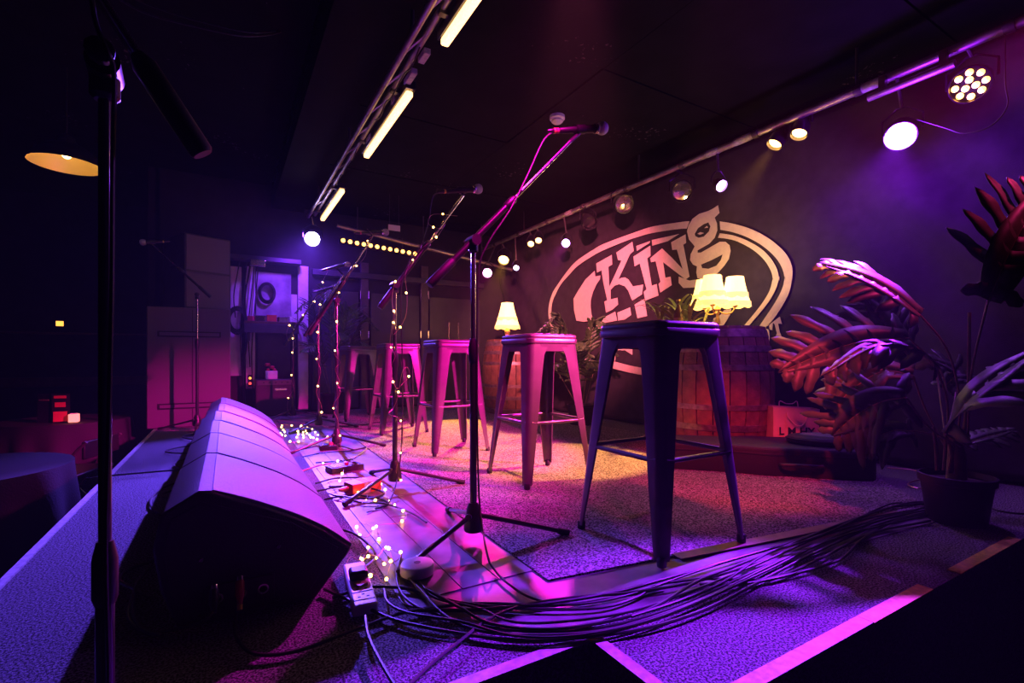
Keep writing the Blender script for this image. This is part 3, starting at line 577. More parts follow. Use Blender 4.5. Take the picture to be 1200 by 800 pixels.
# ------------------------------------------------------------------ loose stage cables
cabs = [
 ('cable nearest the white stage corner in the floor bundle', [(380, 690), (430, 712), (470, 728), (540, 742), (610, 750), (680, 747), (760, 735), (830, 712), (900, 676), (960, 645), (1030, 614), (1085, 600)], 0.0042),
 ('second cable out from the stage corner in the floor bundle', [(470, 668), (490, 688), (520, 720), (560, 738), (620, 744), (700, 740), (770, 722), (840, 694), (920, 655), (1000, 620), (1090, 592)], 0.0042),
 ('third cable of the floor bundle, with a wide bow', [(500, 690), (540, 712), (575, 730), (630, 737), (690, 732), (760, 714), (815, 682), (850, 668), (920, 640), (990, 612), (1060, 590), (1090, 588)], 0.0042),
 ('fourth cable of the floor bundle, crossing the others', [(390, 700), (430, 688), (480, 690), (540, 706), (620, 713), (700, 712), (745, 700), (775, 684), (830, 678), (900, 678), (960, 655), (1020, 625), (1090, 610)], 0.0042),
 ('long upper cable running along the edge of the rug', [(490, 715), (560, 714), (640, 707), (720, 694), (780, 678), (860, 655), (930, 634), (1000, 610), (1040, 595), (1085, 590)], 0.0046),
 ('cable climbing in a hump towards the plant pot', [(740, 722), (800, 702), (850, 680), (900, 648), (960, 628), (1010, 605), (1045, 590), (1075, 590), (1095, 586)], 0.0038),
 ('cable wandering off the bundle over the carpet', [(820, 684), (870, 684), (930, 672), (985, 655), (1010, 632), (1050, 610), (1095, 600)], 0.0042),
 ('cable leaving the bundle towards the bottom of the frame', [(900, 655), (820, 680), (740, 694), (670, 700), (610, 710), (570, 727), (540, 750), (505, 778), (470, 812)], 0.0040),
 ('cable running down off the power strip', [(428, 722), (432, 745), (446, 775), (470, 815)], 0.0046),
 ('cable from the fairy lights joining the bundle', [(470, 650), (465, 680), (480, 705), (520, 722), (580, 736), (650, 740), (720, 732), (800, 708), (870, 676), (950, 640), (1030, 607), (1090, 597)], 0.0036),
 ('cable from the white puck joining the bundle', [(492, 682), (510, 700), (560, 712), (600, 728), (660, 728), (740, 716), (810, 692), (890, 660), (980, 622), (1090, 596)], 0.0034),
 ('thin cable curling beside the power strip', [(450, 690), (455, 706), (480, 718), (540, 728), (600, 744), (670, 745), (750, 730), (820, 704), (900, 668), (980, 630), (1090, 602)], 0.0034),
 ('looped cable behind the second monitor, bright in blue light', [(232, 560), (205, 566), (185, 575), (176, 588), (184, 600), (205, 608)], 0.0050),
 ('second looped cable behind the second monitor', [(232, 572), (205, 574), (190, 580), (200, 584), (232, 583)], 0.0042),
 ('cable running to the stage front from behind the monitors', [(232, 549), (200, 551), (165, 554), (130, 557), (100, 561)], 0.0048),
 ('small cable loop behind the third monitor', [(232, 535), (215, 538), (204, 545), (215, 549), (232, 546)], 0.0050),
 ('cable loop behind the fourth monitor', [(240, 520), (210, 524), (194, 529), (215, 531), (238, 529)], 0.0050),
 ('cable loop behind the fifth monitor', [(245, 506), (225, 508), (214, 512), (230, 515), (246, 514)], 0.0050),
 ('cable lying in the shadow beside the nearest monitor', [(175, 700), (158, 690), (140, 680), (150, 668), (170, 660), (190, 655)], 0.0048),
 ('second cable in the shadow beside the nearest monitor', [(190, 745), (165, 735), (155, 710), (160, 685), (175, 665)], 0.0048),
 ('cable bow between the fifth monitor and the third stand', [(350, 527), (375, 522), (400, 523), (415, 527)], 0.0048),
 ('long cable bow beside the third stand', [(355, 535), (380, 530), (410, 528), (430, 524), (410, 538), (370, 542)], 0.0042),
 ('cable coil beside the red box', [(370, 566), (395, 560), (430, 560), (440, 564), (420, 568), (385, 570)], 0.0044),
 ('second cable coil beside the red box', [(372, 575), (400, 570), (430, 571), (450, 578), (430, 584), (390, 580)], 0.0044),
 ('third cable coil beside the red box', [(380, 585), (410, 580), (440, 583), (455, 590), (440, 596)], 0.0044),
 ('cable crossing under the second stand leg', [(385, 578), (420, 588), (450, 590), (480, 600), (500, 612)], 0.0036),
 ('cable from the nearest monitor grille to the lights', [(398, 620), (415, 625), (432, 638), (440, 652), (425, 668), (410, 680)], 0.0042),
 ('thin cable across the rug behind the second stool', [(385, 500), (420, 498), (445, 495), (475, 493)], 0.0050),
 ('pink cable by the far effects pedals', [(350, 553), (365, 548), (375, 545), (388, 543)], 0.0044),
 ('pale cables lying behind the plant pot', [(1040, 548), (1065, 550), (1085, 553), (1110, 556)], 0.0040),
 ('pale looped cable beside the plant pot', [(1100, 560), (1078, 562), (1064, 567), (1075, 572), (1090, 570)], 0.0040),
 ('cable curling right of the plant pot', [(1140, 556), (1160, 560), (1168, 568), (1155, 572)], 0.0040),
 ('dark cable running right from the plant pot', [(1150, 590), (1170, 598), (1200, 602), (1240, 600)], 0.0040),
]
for i, (lb, pts, r) in enumerate(cabs):
    cable(lb, [G(x, y, 0.013 + 0.004 * (i % 3)) for x, y in pts], r, 'wire' if lb.startswith('pale') else ('redband' if lb.startswith('pink') else 'cable'))

# ================================================================== BARRELS AND LAMPS
def barrel(label, x, y, H=0.86, rb=0.365, re=0.305, ns=22):
    t = thing('barrel', label, 'barrel', (x, y, 0), 0, 'oak barrels')
    rad = lambda z: re + (rb - re) * (1 - ((z / H) * 2 - 1) ** 2)
    sm = None
    for k in range(ns):
        a0, a1 = 2 * math.pi * k / ns + 0.010, 2 * math.pi * (k + 1) / ns - 0.010
        if sm is None:
            rs = []
            for z in [H * q / 10 for q in range(11)]:
                ro = rad(z); ri = ro - 0.03; am = (a0 + a1) / 2
                rs.append([V((ro * math.cos(a), ro * math.sin(a), z)) for a in (a0, am, a1)] + [V((ri * math.cos(a), ri * math.sin(a), z)) for a in (a1, a0)])
            mb = MB(); mb.rings(rs); o = mb.build('stave', 'wood', t, ang=30); sm = o.data
        else:
            o = bpy.data.objects.new('stave', sm); C.objects.link(o); o.parent = t; o.rotation_euler.z = 2 * math.pi * k / ns
    MB().rev((0, 0, H - 0.035), (0, 0, 1), [(re - 0.025, 0), (re - 0.025, 0.02)], 40).build('head', 'wood', t)
    for (z, hh) in ((0.02, 0.05), (H * 0.20, 0.042), (H * 0.36, 0.036), (H * 0.66, 0.036), (H * 0.80, 0.042), (H - 0.075, 0.055)):
        mb = MB(); rs = [(rad(z) + 0.0005, z), (rad(z) + 0.004, z + 0.001), (rad(z + hh) + 0.004, z + hh - 0.001), (rad(z + hh) + 0.0005, z + hh)]
        mb.rev((0, 0, 0), (0, 0, 1), rs, 48, False, False); mb.build('hoop', 'hoop', t)
    return t
BX, BY = 3.01, 2.25; barrel('oak barrel behind the nearest stool, carrying a three-shade lamp', BX, BY)
B2X, B2Y = 2.94, 5.0; barrel('oak barrel at the rear, carrying a single fringed lamp', B2X, B2Y)
def shade(t, c, rt, rb_, h):
    n = 48; rs = []
    for q in range(9):
        s = q / 8; r = rt + (rb_ - rt) * (s ** 1.25); z = h * (1 - s)
        rs.append([V((c[0] + r * (1 + 0.02 * math.cos(k * 2 * math.pi / n * 8)) * math.cos(2 * math.pi * k / n), c[1] + r * (1 + 0.02 * math.cos(k * 2 * math.pi / n * 8)) * math.sin(2 * math.pi * k / n), c[2] + z)) for k in range(n)])
    mb = MB(); mb.rings(rs, False, False); sh = mb.build('shade', 'shade', t, ang=60)
    for lev in (0.34, 0.0):
        rs = []
        for q in (0, 1):
            ring = []
            for k in range(n):
                a = 2 * math.pi * k / n; sc = abs(math.sin(a * 4)); z0 = h * lev + 0.010; r0 = rt + (rb_ - rt) * ((1 - lev) ** 1.25) + 0.004
                zz = z0 if q == 0 else z0 - 0.028 - 0.012 * sc
                ring.append(V((c[0] + (r0 + 0.003 * q) * math.cos(a), c[1] + (r0 + 0.003 * q) * math.sin(a), c[2] + zz)))
            rs.append(ring)
        mb = MB(); mb.rings(rs, False, False); mb.build('fringe', 'fringe', sh, ang=60)
def lamp_light(t, loc, e):
    l = bpy.data.lights.new('lamp_bulb', 'POINT'); l.energy = e; l.color = (1.0, 0.60, 0.22); l.shadow_soft_size = 0.05
    o = bpy.data.objects.new('lamp_bulb', l); C.objects.link(o); o.parent = t; o.location = loc
t = thing('table_lamp', 'brass table lamp with three glowing fringed shades, on the near barrel', 'lamp', (BX - 0.02, BY - 0.02, 0.846))
MB().rev((0, 0, 0), (0, 0, 1), [(0.065, 0), (0.066, 0.008), (0.03, 0.018), (0.014, 0.03), (0.020, 0.06), (0.010, 0.09), (0.014, 0.13), (0.020, 0.145), (0.012, 0.17), (0.004, 0.185)], 24).build('base', 'brass', t)
for k, az in enumerate((200, 318, 85)):
    d = V((math.cos(R(az)), math.sin(R(az)), 0)); e = d * 0.115
    arm = MB().tube(crom([V((0, 0, 0.14)), d * 0.04 + V((0, 0, 0.115)), d * 0.09 + V((0, 0, 0.12)), e + V((0, 0, 0.16)), e + V((0, 0, 0.20))], 6), 0.005, 8).build('arm', 'brass', t)
    MB().rev(e + V((0, 0, 0.155)), (0, 0, 1), [(0.006, 0), (0.018, 0.008), (0.020, 0.016), (0.010, 0.018)], 16).build('cup', 'brass', arm)
    shade(t, (e.x, e.y, 0.185), 0.056, 0.098, 0.185)
lamp_light(t, (-0.02, 0, 0.46), 9.0)
t = thing('table_lamp', 'small table lamp with one glowing fringed shade, on the rear barrel', 'lamp', tuple(PY(594.5, 392, B2Y - 0.1)))
t.location.z = 0.846
MB().rev((0, 0, 0), (0, 0, 1), [(0.05, 0), (0.05, 0.008), (0.016, 0.02), (0.012, 0.05), (0.030, 0.085), (0.034, 0.11), (0.014, 0.15), (0.008, 0.17), (0.008, 0.24)], 24).build('base', 'brass', t)
shade(t, (0, 0, 0.165), 0.068, 0.142, 0.275); lamp_light(t, (0, 0, 0.50), 3.0)
# bottle on the near barrel
p = PX(795, 372, 2.80); t = thing('bottle', 'small brown glass bottle standing on the near barrel', 'bottle', (2.80, p.y, 0.846))
MB().rev((0, 0, 0), (0, 0, 1), [(0.030, 0), (0.032, 0.004), (0.032, 0.11), (0.024, 0.145), (0.012, 0.175), (0.012, 0.21)], 20).build('glass', 'glassbr', t)
MB().rev((0, 0, 0.21), (0, 0, 1), [(0.014, 0), (0.014, 0.012)], 14).build('cap', 'brass', t); MB().rev((0, 0, 0.03), (0, 0, 1), [(0.0326, 0), (0.0326, 0.06)], 20, False, False).build('paper_label', 'tapeb', t)

# ================================================================== PLANTS
def leaf(t, stem, rib, wid, up, lobes=9, droop=0.25, m='leaf', slim=0.40, ribm='rib', jit=0.16, sr=0.004, tip_taper=0.55, fwd=0.45, core=0.30):
    """stem: points from the soil to the blade; rib: points along the blade; lobes on both sides"""
    rp = crom(rib, 10); n = len(rp); up = V(up).normalized(); mb = MB()
    cum = [0.0]
    for a, b in zip(rp, rp[1:]): cum.append(cum[-1] + (b - a).length)
    L = cum[-1]
    def at(s):
        s = max(0, min(L, s * L))
        for i in range(n - 1):
            if cum[i + 1] >= s:
                f = (s - cum[i]) / max(1e-9, cum[i + 1] - cum[i]); return rp[i].lerp(rp[i + 1], f), (rp[i + 1] - rp[i]).normalized()
        return rp[-1], (rp[-1] - rp[-2]).normalized()
    def nrm(tn):
        q = up - tn * up.dot(tn); return q.normalized() if q.length > 1e-4 else tn.orthogonal().normalized()
    sp = 0.94 / lobes
    # central blade
    for s in (-1, 1):
        r0, r1 = [], []
        for k in range(17):
            f = k / 16; p_, tn = at(f); nn = nrm(tn); sd = tn.cross(nn) * s
            r0.append(p_); r1.append(p_ + sd * wid * (core * math.sin(math.pi * min(1, f * 0.85 + 0.15)) + 0.01) + nn * wid * 0.04)
        mb.rings([r0, r1], False, False, closed=False)
        for i in range(lobes):
            f0 = 0.03 + sp * i; fm = f0 + sp * 0.5; p_, tn = at(fm); nn = nrm(tn); sd = tn.cross(nn) * s
            env = (math.sin(math.pi * min(1.0, 0.18 + fm * 0.80)) ** 0.7) * (1 - tip_taper * max(0, fm - 0.55))
            ln = wid * env * random.uniform(1 - jit, 1 + jit) * (0.65 if i == 0 else 1); bw = sp * L * 0.5
            dr = (sd + tn * (fwd + 0.5 * fm - (0.9 if i == 0 else 0) + random.uniform(-jit, jit))).normalized(); dp = droop * random.uniform(0.6, 1.5)
            a_, b_, mid = [], [], []; ph1, ph2, tw = random.uniform(0, 6), random.uniform(0, 6), random.uniform(-0.35, 0.35)
            for k in range(12):
                q = k / 11; wq = (0.98 - q / 0.25 * (0.98 - slim * 2.0)) if q < 0.25 else slim * 2.0 * math.sqrt(max(0.004, 1 - max(0, (q - 0.62) / 0.38) ** 2.2)) * (1 + 0.12 * math.sin(math.pi * q))
                c = p_ + dr * ln * q + nn * (0.05 * wid * math.sin(q * 2.5) - dp * ln * q * q)
                hw = bw * wq; cr = (nn.cross(dr).normalized() + nn * tw * q).normalized(); wv = 0.16 * min(1, q * 3)
                a_.append(c - cr * hw * (1 + wv * math.sin(ph1 + q * 15)) + nn * 0.05 * hw); b_.append(c + cr * hw * (1 + wv * math.sin(ph2 + q * 15)) + nn * 0.05 * hw); mid.append(c - nn * 0.05 * hw)
            mb.rings([a_, mid, b_], False, False, closed=False)
    lf = mb.build('leaf', m, t, world=True, ang=70)
    md = lf.modifiers.new('solid', 'SOLIDIFY'); md.thickness = 0.0012
    st_ = crom(list(stem) + [rib[0]], 8) if stem else []
    if st_: MB().tube(st_, sr, 7).build('stem', 'stem', lf, world=True)
    MB().tube(rp, sr * 0.6, 6, [sr * 0.75 * (1 - 0.8 * k / (n - 1)) for k in range(n)]).build('midrib', ribm, lf, world=True)
    return lf
pc = V((2.50, 0.775, 0))
t = thing('potted_philodendron', 'large philodendron with deeply cut leaves in a black pot', 'plant', tuple(pc))
MB().rev((0, 0, 0), (0, 0, 1), [(0.088, 0), (0.092, 0.004), (0.112, 0.155), (0.120, 0.157), (0.122, 0.185), (0.114, 0.187), (0.110, 0.165)], 36, True, False).build('pot', 'pot', t)
MB().rev((0, 0, 0.16), (0, 0, 1), [(0.111, 0), (0.06, 0.006), (0.01, 0.010)], 24).build('soil', 'soil', t)
MB().tube([pc + V((0, 0, 0.14)), pc + V((0.005, 0.0, 0.25)), pc + V((0.0, 0.01, 0.36))], 0.03, 10, [0.034, 0.030, 0.022]).build('trunk', 'stem', t, world=True)
root = pc + V((0, 0, 0.30)); soil = pc + V((0, 0, 0.17))
def rt(dx, dy, z=0.30): return pc + V((dx, dy, z))
Dp = FW.dot(pc)     # depth of the plant
leaf(t, [rt(0.0, 0.0), P(1125, 470, Dp - 0.03), P(1110, 410, Dp - 0.02)], [P(1078, 369, Dp), P(1045, 342, Dp + 0.02), P(1005, 322, Dp + 0.06), P(958, 309, Dp + 0.12)], 0.19, V((-0.45, -0.35, 0.8)), 8, 0.25, m='leaf', slim=0.33)
leaf(t, [rt(-0.02, 0.02), P(1110, 470, Dp - 0.08)], [P(1098, 432, Dp - 0.1), P(1065, 406, Dp - 0.1), P(1020, 405, Dp - 0.06), P(962, 442, Dp)], 0.15, V((-0.2, -0.15, 1.0)), 8, 0.55, slim=0.33)
leaf(t, [rt(0.02, 0.03), P(1105, 440, Dp + 0.2)], [P(1065, 396, Dp + 0.28), P(1010, 400, Dp + 0.3), P(960, 416, Dp + 0.33), P(912, 437, Dp + 0.36)], 0.26, V((-0.75, -0.6, 0.45)), 8, 0.15, slim=0.31)
leaf(t, [rt(0.03, 0.04), P(1095, 430, Dp + 0.3)], [P(1075, 430, Dp + 0.36), P(1050, 400, Dp + 0.40), P(1030, 370, Dp + 0.44), P(1008, 345, Dp + 0.48)], 0.21, V((-0.7, -0.6, 0.4)), 8, 0.15, slim=0.31)
leaf(t, [rt(0.05, -0.02), P(1138, 440, Dp - 0.15)], [P(1158, 352, Dp - 0.2), P(1178, 305, Dp - 0.2), P(1200, 262, Dp - 0.18), P(1225, 215, Dp - 0.15)], 0.25, V((-0.7, -0.65, -0.3)), 8, 0.05, slim=0.35)
leaf(t, [rt(0.0, -0.04)], [P(1108, 508, Dp - 0.30), P(1135, 470, Dp - 0.33), P(1170, 440, Dp - 0.35), P(1225, 405, Dp - 0.36)], 0.19, V((0.1, -0.2, 1.0)), 8, 0.75, slim=0.36)
leaf(t, [rt(-0.03, -0.02), P(1088, 500, Dp - 0.1)], [P(1062, 466, Dp - 0.1), P(1035, 470, Dp - 0.05), P(1005, 485, Dp), P(975, 510, Dp + 0.05)], 0.22, V((-0.6, -0.6, 0.5)), 8, 0.2, slim=0.37)
leaf(t, [rt(-0.02, 0.03), P(1085, 480, Dp + 0.1)], [P(1070, 440, Dp + 0.1), P(1035, 435, Dp + 0.15), P(1000, 455, Dp + 0.2), P(975, 480, Dp + 0.22)], 0.20, V((-0.6, -0.4, 0.7)), 8, 0.3, slim=0.35)
leaf(t, [rt(-0.03, 0.0), P(1095, 510, Dp)], [P(1070, 505, Dp), P(1045, 505, Dp + 0.02), P(1010, 520, Dp + 0.04)], 0.15, V((-0.5, -0.5, 0.7)), 7, 0.3, slim=0.35)
leaf(t, [rt(0.04, 0.02)], [P(1130, 520, Dp + 0.1), P(1155, 512, Dp + 0.1), P(1190, 503, Dp + 0.12)], 0.08, V((0, -0.4, 0.9)), 7, 0.2, slim=0.4)
leaf(t, [rt(0.04, 0.05), P(1120, 460, Dp + 0.25)], [P(1105, 455, Dp + 0.28), P(1120, 435, Dp + 0.3), P(1090, 420, Dp + 0.32)], 0.12, V((-0.5, -0.5, 0.7)), 7, 0.2, slim=0.4)
MB().tube([soil + V((0.02, 0, 0)), P(1135, 460, Dp), P(1136, 366, Dp)], 0.006, 8).build('stake', 'stem', t, world=True)
for (a_, b_) in (((1098, 545), (1094, 500)), ((1106, 545), (1108, 505)), ((1112, 548), (1118, 515)), ((1116, 548), (1113, 520))):
    MB().tube([P(a_[0], a_[1] + 6, Dp - 0.05), P((a_[0] + b_[0]) / 2 + 1, (a_[1] + b_[1]) / 2, Dp - 0.05), P(b_[0], b_[1], Dp - 0.04)], 0.006, 7).build('stalk', 'stem', t, world=True)

def frond_plant(name, label, base, height, fronds, m, wid, pot=0.1, poth=0.16, seed=1, lobes=16, slim=0.26, cat='plant', droop=0.25, spread=1.0):
    random.seed(seed); base = V(base); t = thing(name, label, cat, tuple(base))
    MB().rev((0, 0, 0), (0, 0, 1), [(pot * 0.75, 0), (pot * 0.78, 0.004), (pot, poth - 0.02), (pot * 1.05, poth - 0.018), (pot * 1.05, poth), (pot * 0.95, poth), (pot * 0.92, poth - 0.02)], 24, True, False).build('pot', 'pot', t)
    MB().rev((0, 0, poth - 0.02), (0, 0, 1), [(pot * 0.93, 0), (0.01, 0.008)], 16).build('soil', 'soil', t)
    for (az, rch, hh) in fronds:
        d = V((math.cos(R(az)), math.sin(R(az)), 0)); b0 = base + V((0, 0, poth - 0.01)) + d * pot * 0.3
        p1 = b0 + d * rch * 0.25 * spread + V((0, 0, hh * 0.55)); p2 = b0 + d * rch * 0.6 * spread + V((0, 0, hh)); p3 = b0 + d * rch * spread + V((0, 0, hh * 0.86)); pm = p1.lerp(p2, 0.35) + V((0, 0, hh * 0.06))
        leaf(t, [b0], [p1, pm, p2, p3], wid, V((0, 0, 1)) - d * 0.3, lobes, droop, m, slim, sr=0.003, tip_taper=0.9, fwd=0.8, core=0.03)
    return t
Bf = G(668, 505)
frond_plant('potted_fern', 'leafy potted fern on the floor behind the second stool', (2.95, 3.72, 0), 0.8, [(190, 0.45, 0.72), (150, 0.40, 0.80), (230, 0.42, 0.60), (120, 0.5, 0.74), (260, 0.42, 0.80), (300, 0.34, 0.55), (85, 0.45, 0.66), (200, 0.55, 0.40), (245, 0.6, 0.42), (140, 0.55, 0.45), (170, 0.35, 0.86)], 'leaf', 0.13, 0.13, 0.2, 3, 14, 0.34)
frond_plant('potted_palm', 'tall dark potted palm behind the fourth microphone stand', (1.08, 6.0, 0), 1.3, [(200, 0.42, 1.05), (250, 0.35, 1.2), (300, 0.35, 1.0), (160, 0.5, 0.8), (340, 0.5, 0.85), (270, 0.45, 0.7), (225, 0.5, 0.55), (20, 0.45, 1.0), (310, 0.5, 0.6)], 'leaf', 0.20, 0.14, 0.24, 5, 20, 0.20)
# spiky plant on the near barrel
random.seed(11)
sb = V((2.86, 2.46, 0.846)); t = thing('spider_plant', 'pale spiky leaved plant on top of the near barrel', 'plant', tuple(sb))
MB().rev((0, 0, 0), (0, 0, 1), [(0.04, 0), (0.05, 0.04), (0.052, 0.045), (0.045, 0.045)], 20, True, False).build('pot', 'pot', t)
for k in range(46):
    az = random.uniform(0, 360); el = random.uniform(0.35, 1.1); d = V((math.cos(R(az)), math.sin(R(az)), 0)); L = random.uniform(0.17, 0.31)
    off = V((random.uniform(-0.10, 0.10), random.uniform(-0.16, 0.16), 0)) if k > 12 else V((0, 0, 0))
    b0 = sb + V((0, 0, 0.02)) + off * 0.9
    pts = [b0, b0 + d * L * 0.35 + V((0, 0, L * 0.55 * el)), b0 + d * L * 0.75 + V((0, 0, L * 0.8 * el)), b0 + d * L + V((0, 0, L * 0.7 * el))]
    cp_ = crom(pts, 4); l_, r_ = [], []; sd = d.cross(V((0, 0, 1)))
    for i, q in enumerate(cp_):
        f = i / (len(cp_) - 1); wd = 0.012 * math.sin(math.pi * (0.18 + 0.82 * f)) + 0.0006; l_.append(q + sd * wd); r_.append(q - sd * wd)
    mb = MB(); mb.rings([l_, [q - V((0, 0, 0.003)) for q in cp_], r_], False, False, closed=False)
    mb.build('leaf', 'leaf2', t, world=True, ang=80)
random.seed(21)

# ================================================================== CASE, BAG
ca, cb = G(786, 553), G(1036, 567); ax = (cb - ca).normalized(); ang = math.atan2(ax.y, ax.x); Lc = (cb - ca).length
t = thing('guitar_case', 'black soft guitar case lying on the floor before the barrel', 'case', tuple(ca), ang)
ol = [(-0.02, 0.08), (0.0, 0.05), (0.32, 0.04), (0.44, 0.015), (0.52, 0.0), (0.62, 0.012), (0.72, 0.0), (0.90, -0.005), (1.0, 0.01), (1.05, 0.06), (1.06, 0.20), (1.05, 0.34), (1.0, 0.40), (0.90, 0.42), (0.72, 0.415), (0.62, 0.40), (0.52, 0.415), (0.44, 0.40), (0.32, 0.35), (0.0, 0.33), (-0.02, 0.30)]
ol = [(p.x * Lc / 1.06, p.y) for p in crom([V((q[0], q[1], 0)) for q in ol + ol[:1]], 3)][:-1]
cen = V((0.5, 0.2, 0)); sc = lambda f: [(cen.x + (u - cen.x) * f, cen.y + (v - cen.y) * f) for u, v in ol]
def ringz(f, z): return [V((u, v, z)) for u, v in sc(f)]
MB().rings([ringz(0.985, 0.004), ringz(1.0, 0.012), ringz(1.0, 0.118)]).build('body', 'case', t, ang=50)
MB().rings([ringz(1.008, 0.118), ringz(1.012, 0.121), ringz(1.012, 0.127), ringz(1.006, 0.130)]).build('zip_band', 'rubber', t, ang=50)
MB().rings([ringz(1.0, 0.130), ringz(1.0, 0.146), ringz(0.985, 0.158), ringz(0.95, 0.164), ringz(0.5, 0.167)]).build('lid', 'case', t, ang=50)
MB().tube(crom([V((0.56, 0.0, 0.075)), V((0.57, -0.028, 0.078)), V((0.66, -0.034, 0.080)), V((0.75, -0.028, 0.078)), V((0.76, 0.0, 0.075))], 5), 0.009, 8).build('handle', 'rubber', t)
q = G(972, 520, 0.167); t = thing('round_soft_case', 'flat round black soft case lying on the guitar case', 'bag', (q.x, q.y, 0.168), ang)
rs = [[V((r_ * 0.215 * math.cos(2 * math.pi * k / 40) , r_ * 0.13 * math.sin(2 * math.pi * k / 40), z)) for k in range(40)] for r_, z in ((0.92, 0.0), (1.0, 0.008), (1.0, 0.030), (0.95, 0.042), (0.80, 0.046), (0.3, 0.048))]
MB().rings(rs).build('shell', 'case', t, ang=60)
rs = [[V((r_ * 0.215 * math.cos(2 * math.pi * k / 40), r_ * 0.13 * math.sin(2 * math.pi * k / 40), z)) for k in range(40)] for r_, z in ((0.99, 0.022), (1.03, 0.024), (1.03, 0.029), (0.99, 0.031))]
MB().rings(rs).build('zip_band', 'rubber', t)
rs = [[V((0.02 + r_ * 0.165 * math.cos(2 * math.pi * k / 40), 0.01 + r_ * 0.085 * math.sin(2 * math.pi * k / 40), z)) for k in range(40)] for r_, z in ((1.0, 0.0465), (0.98, 0.0495), (0.3, 0.0505))]
MB().rings(rs).build('top_patch', 'tapeb' if False else 'grille', t)
bc = V((3.115, 1.775, 0)); ang = math.atan2(-0.70, 0.72) + 0.08
t = thing('paper_bag', 'brown paper carrier bag with twisted handles and black printed letters beside the barrel', 'bag', tuple(bc), ang)
hw, hd, hh = 0.135, 0.065, 0.335
mb = MB(); q0 = rsq(1, 0.02, 0, 2)
rs = []
for sx_, sy_, z in ((1.0, 1.0, 0.001), (1.0, 1.0, 0.10), (0.985, 0.92, 0.22), (1.0, 0.95, hh), (0.99, 0.94, hh), (0.975, 0.90, 0.22), (0.98, 0.97, 0.10), (0.98, 0.97, 0.006)):
    rs.append([V((p_.x * hw * sx_, p_.y * hd * sy_, z + (0.006 * math.sin(p_.x * 5) if z > 0.3 else 0))) for p_ in q0])
mb.rings(rs); mb.build('bag_body', 'paper', t, ang=40)
for s in (-1, 1):
    MB().tube(crom([V((-0.055, s * hd * 0.96, hh - 0.03)), V((-0.05, s * (hd + 0.008), hh - 0.06 if s < 0 else hh + 0.03)), V((-0.01, s * (hd + 0.012), hh - 0.105 if s < 0 else hh + 0.015)), V((0.03, s * (hd + 0.012), hh - 0.105 if s < 0 else hh + 0.015)), V((0.055, s * (hd + 0.008), hh - 0.06 if s < 0 else hh + 0.03)), V((0.06, s * hd * 0.96, hh - 0.03))], 5), 0.0035, 7).build('handle', 'paper', t)
def text(body, size, loc, rot, parent, m, name='lettering', ext=0.0004):
    cu = bpy.data.curves.new(name, 'FONT'); cu.body = body; cu.size = size; cu.extrude = ext; cu.align_x = 'CENTER'; cu.offset = 0.0015
    o = bpy.data.objects.new(name, cu); C.objects.link(o); o.parent = parent; o.location = loc; o.rotation_euler = rot; cu.materials.append(M[m])
    dg = bpy.context.evaluated_depsgraph_get(); me = bpy.data.meshes.new_from_object(o.evaluated_get(dg)); bpy.data.objects.remove(o)
    o = bpy.data.objects.new(name, me); C.objects.link(o); o.parent = parent; o.location = loc; o.rotation_euler = rot; return o
text('L M HY.', 0.066, (0.008, -hd - 0.0005, 0.168), (R(90), 0, 0), t, 'ink')
text('L', 0.066, (-0.072, -hd - 0.0015, 0.085), (R(90), 0, 0), t, 'ink')

# ================================================================== LIGHTING RIG
XP, ZP = 3.10, 2.17
t = thing('lighting_pipe', 'long steel lighting pipe across the top of the backdrop', 'pipe', (XP, 3.0, ZP), 0, 'lighting pipes')
MB().cyl((XP, 0.55, ZP), (XP, 6.1, ZP), 0.024, None, 16).build('pipe', 'pipe', t, world=True)
for k in range(9):
    y_ = 0.75 + 0.62 * k
    MB().rev((XP, y_, ZP), (0, 1, 0), [(0.030, 0), (0.031, 0.005), (0.031, 0.035), (0.030, 0.04)], 12).build('clamp', 'gun', t, world=True)
for y_ in (1.4, 3.1, 5.0):
    MB().cyl((XP, y_, ZP), (XP, y_, ZC - 0.003), 0.008, None, 8).build('drop_rod', 'gun', t, world=True)
for (y_, ln) in ((2.05, 0.12), (2.30, 0.10), (1.25, 0.13), (4.05, 0.10)):
    MB().cyl((XP, y_, ZP), (XP, y_ + ln, ZP), 0.0265, None, 14).build('tape_wrap', 'tapew', t, world=True)
t = thing('lighting_pipe', 'short second steel pipe below the main one at the upper right', 'pipe', (XP - 0.02, 1.0, ZP - 0.1), 0, 'lighting pipes')
MB().cyl((XP - 0.05, 0.95, ZP - 0.09), (XP - 0.05, 1.32, ZP - 0.09), 0.020, None, 14).build('pipe', 'pipe', t, world=True)
for y_ in (1.0, 1.26): MB().box((XP - 0.03, y_, ZP - 0.045), (0.03, 0.03, 0.10)).build('clamp', 'gun', t, world=True)
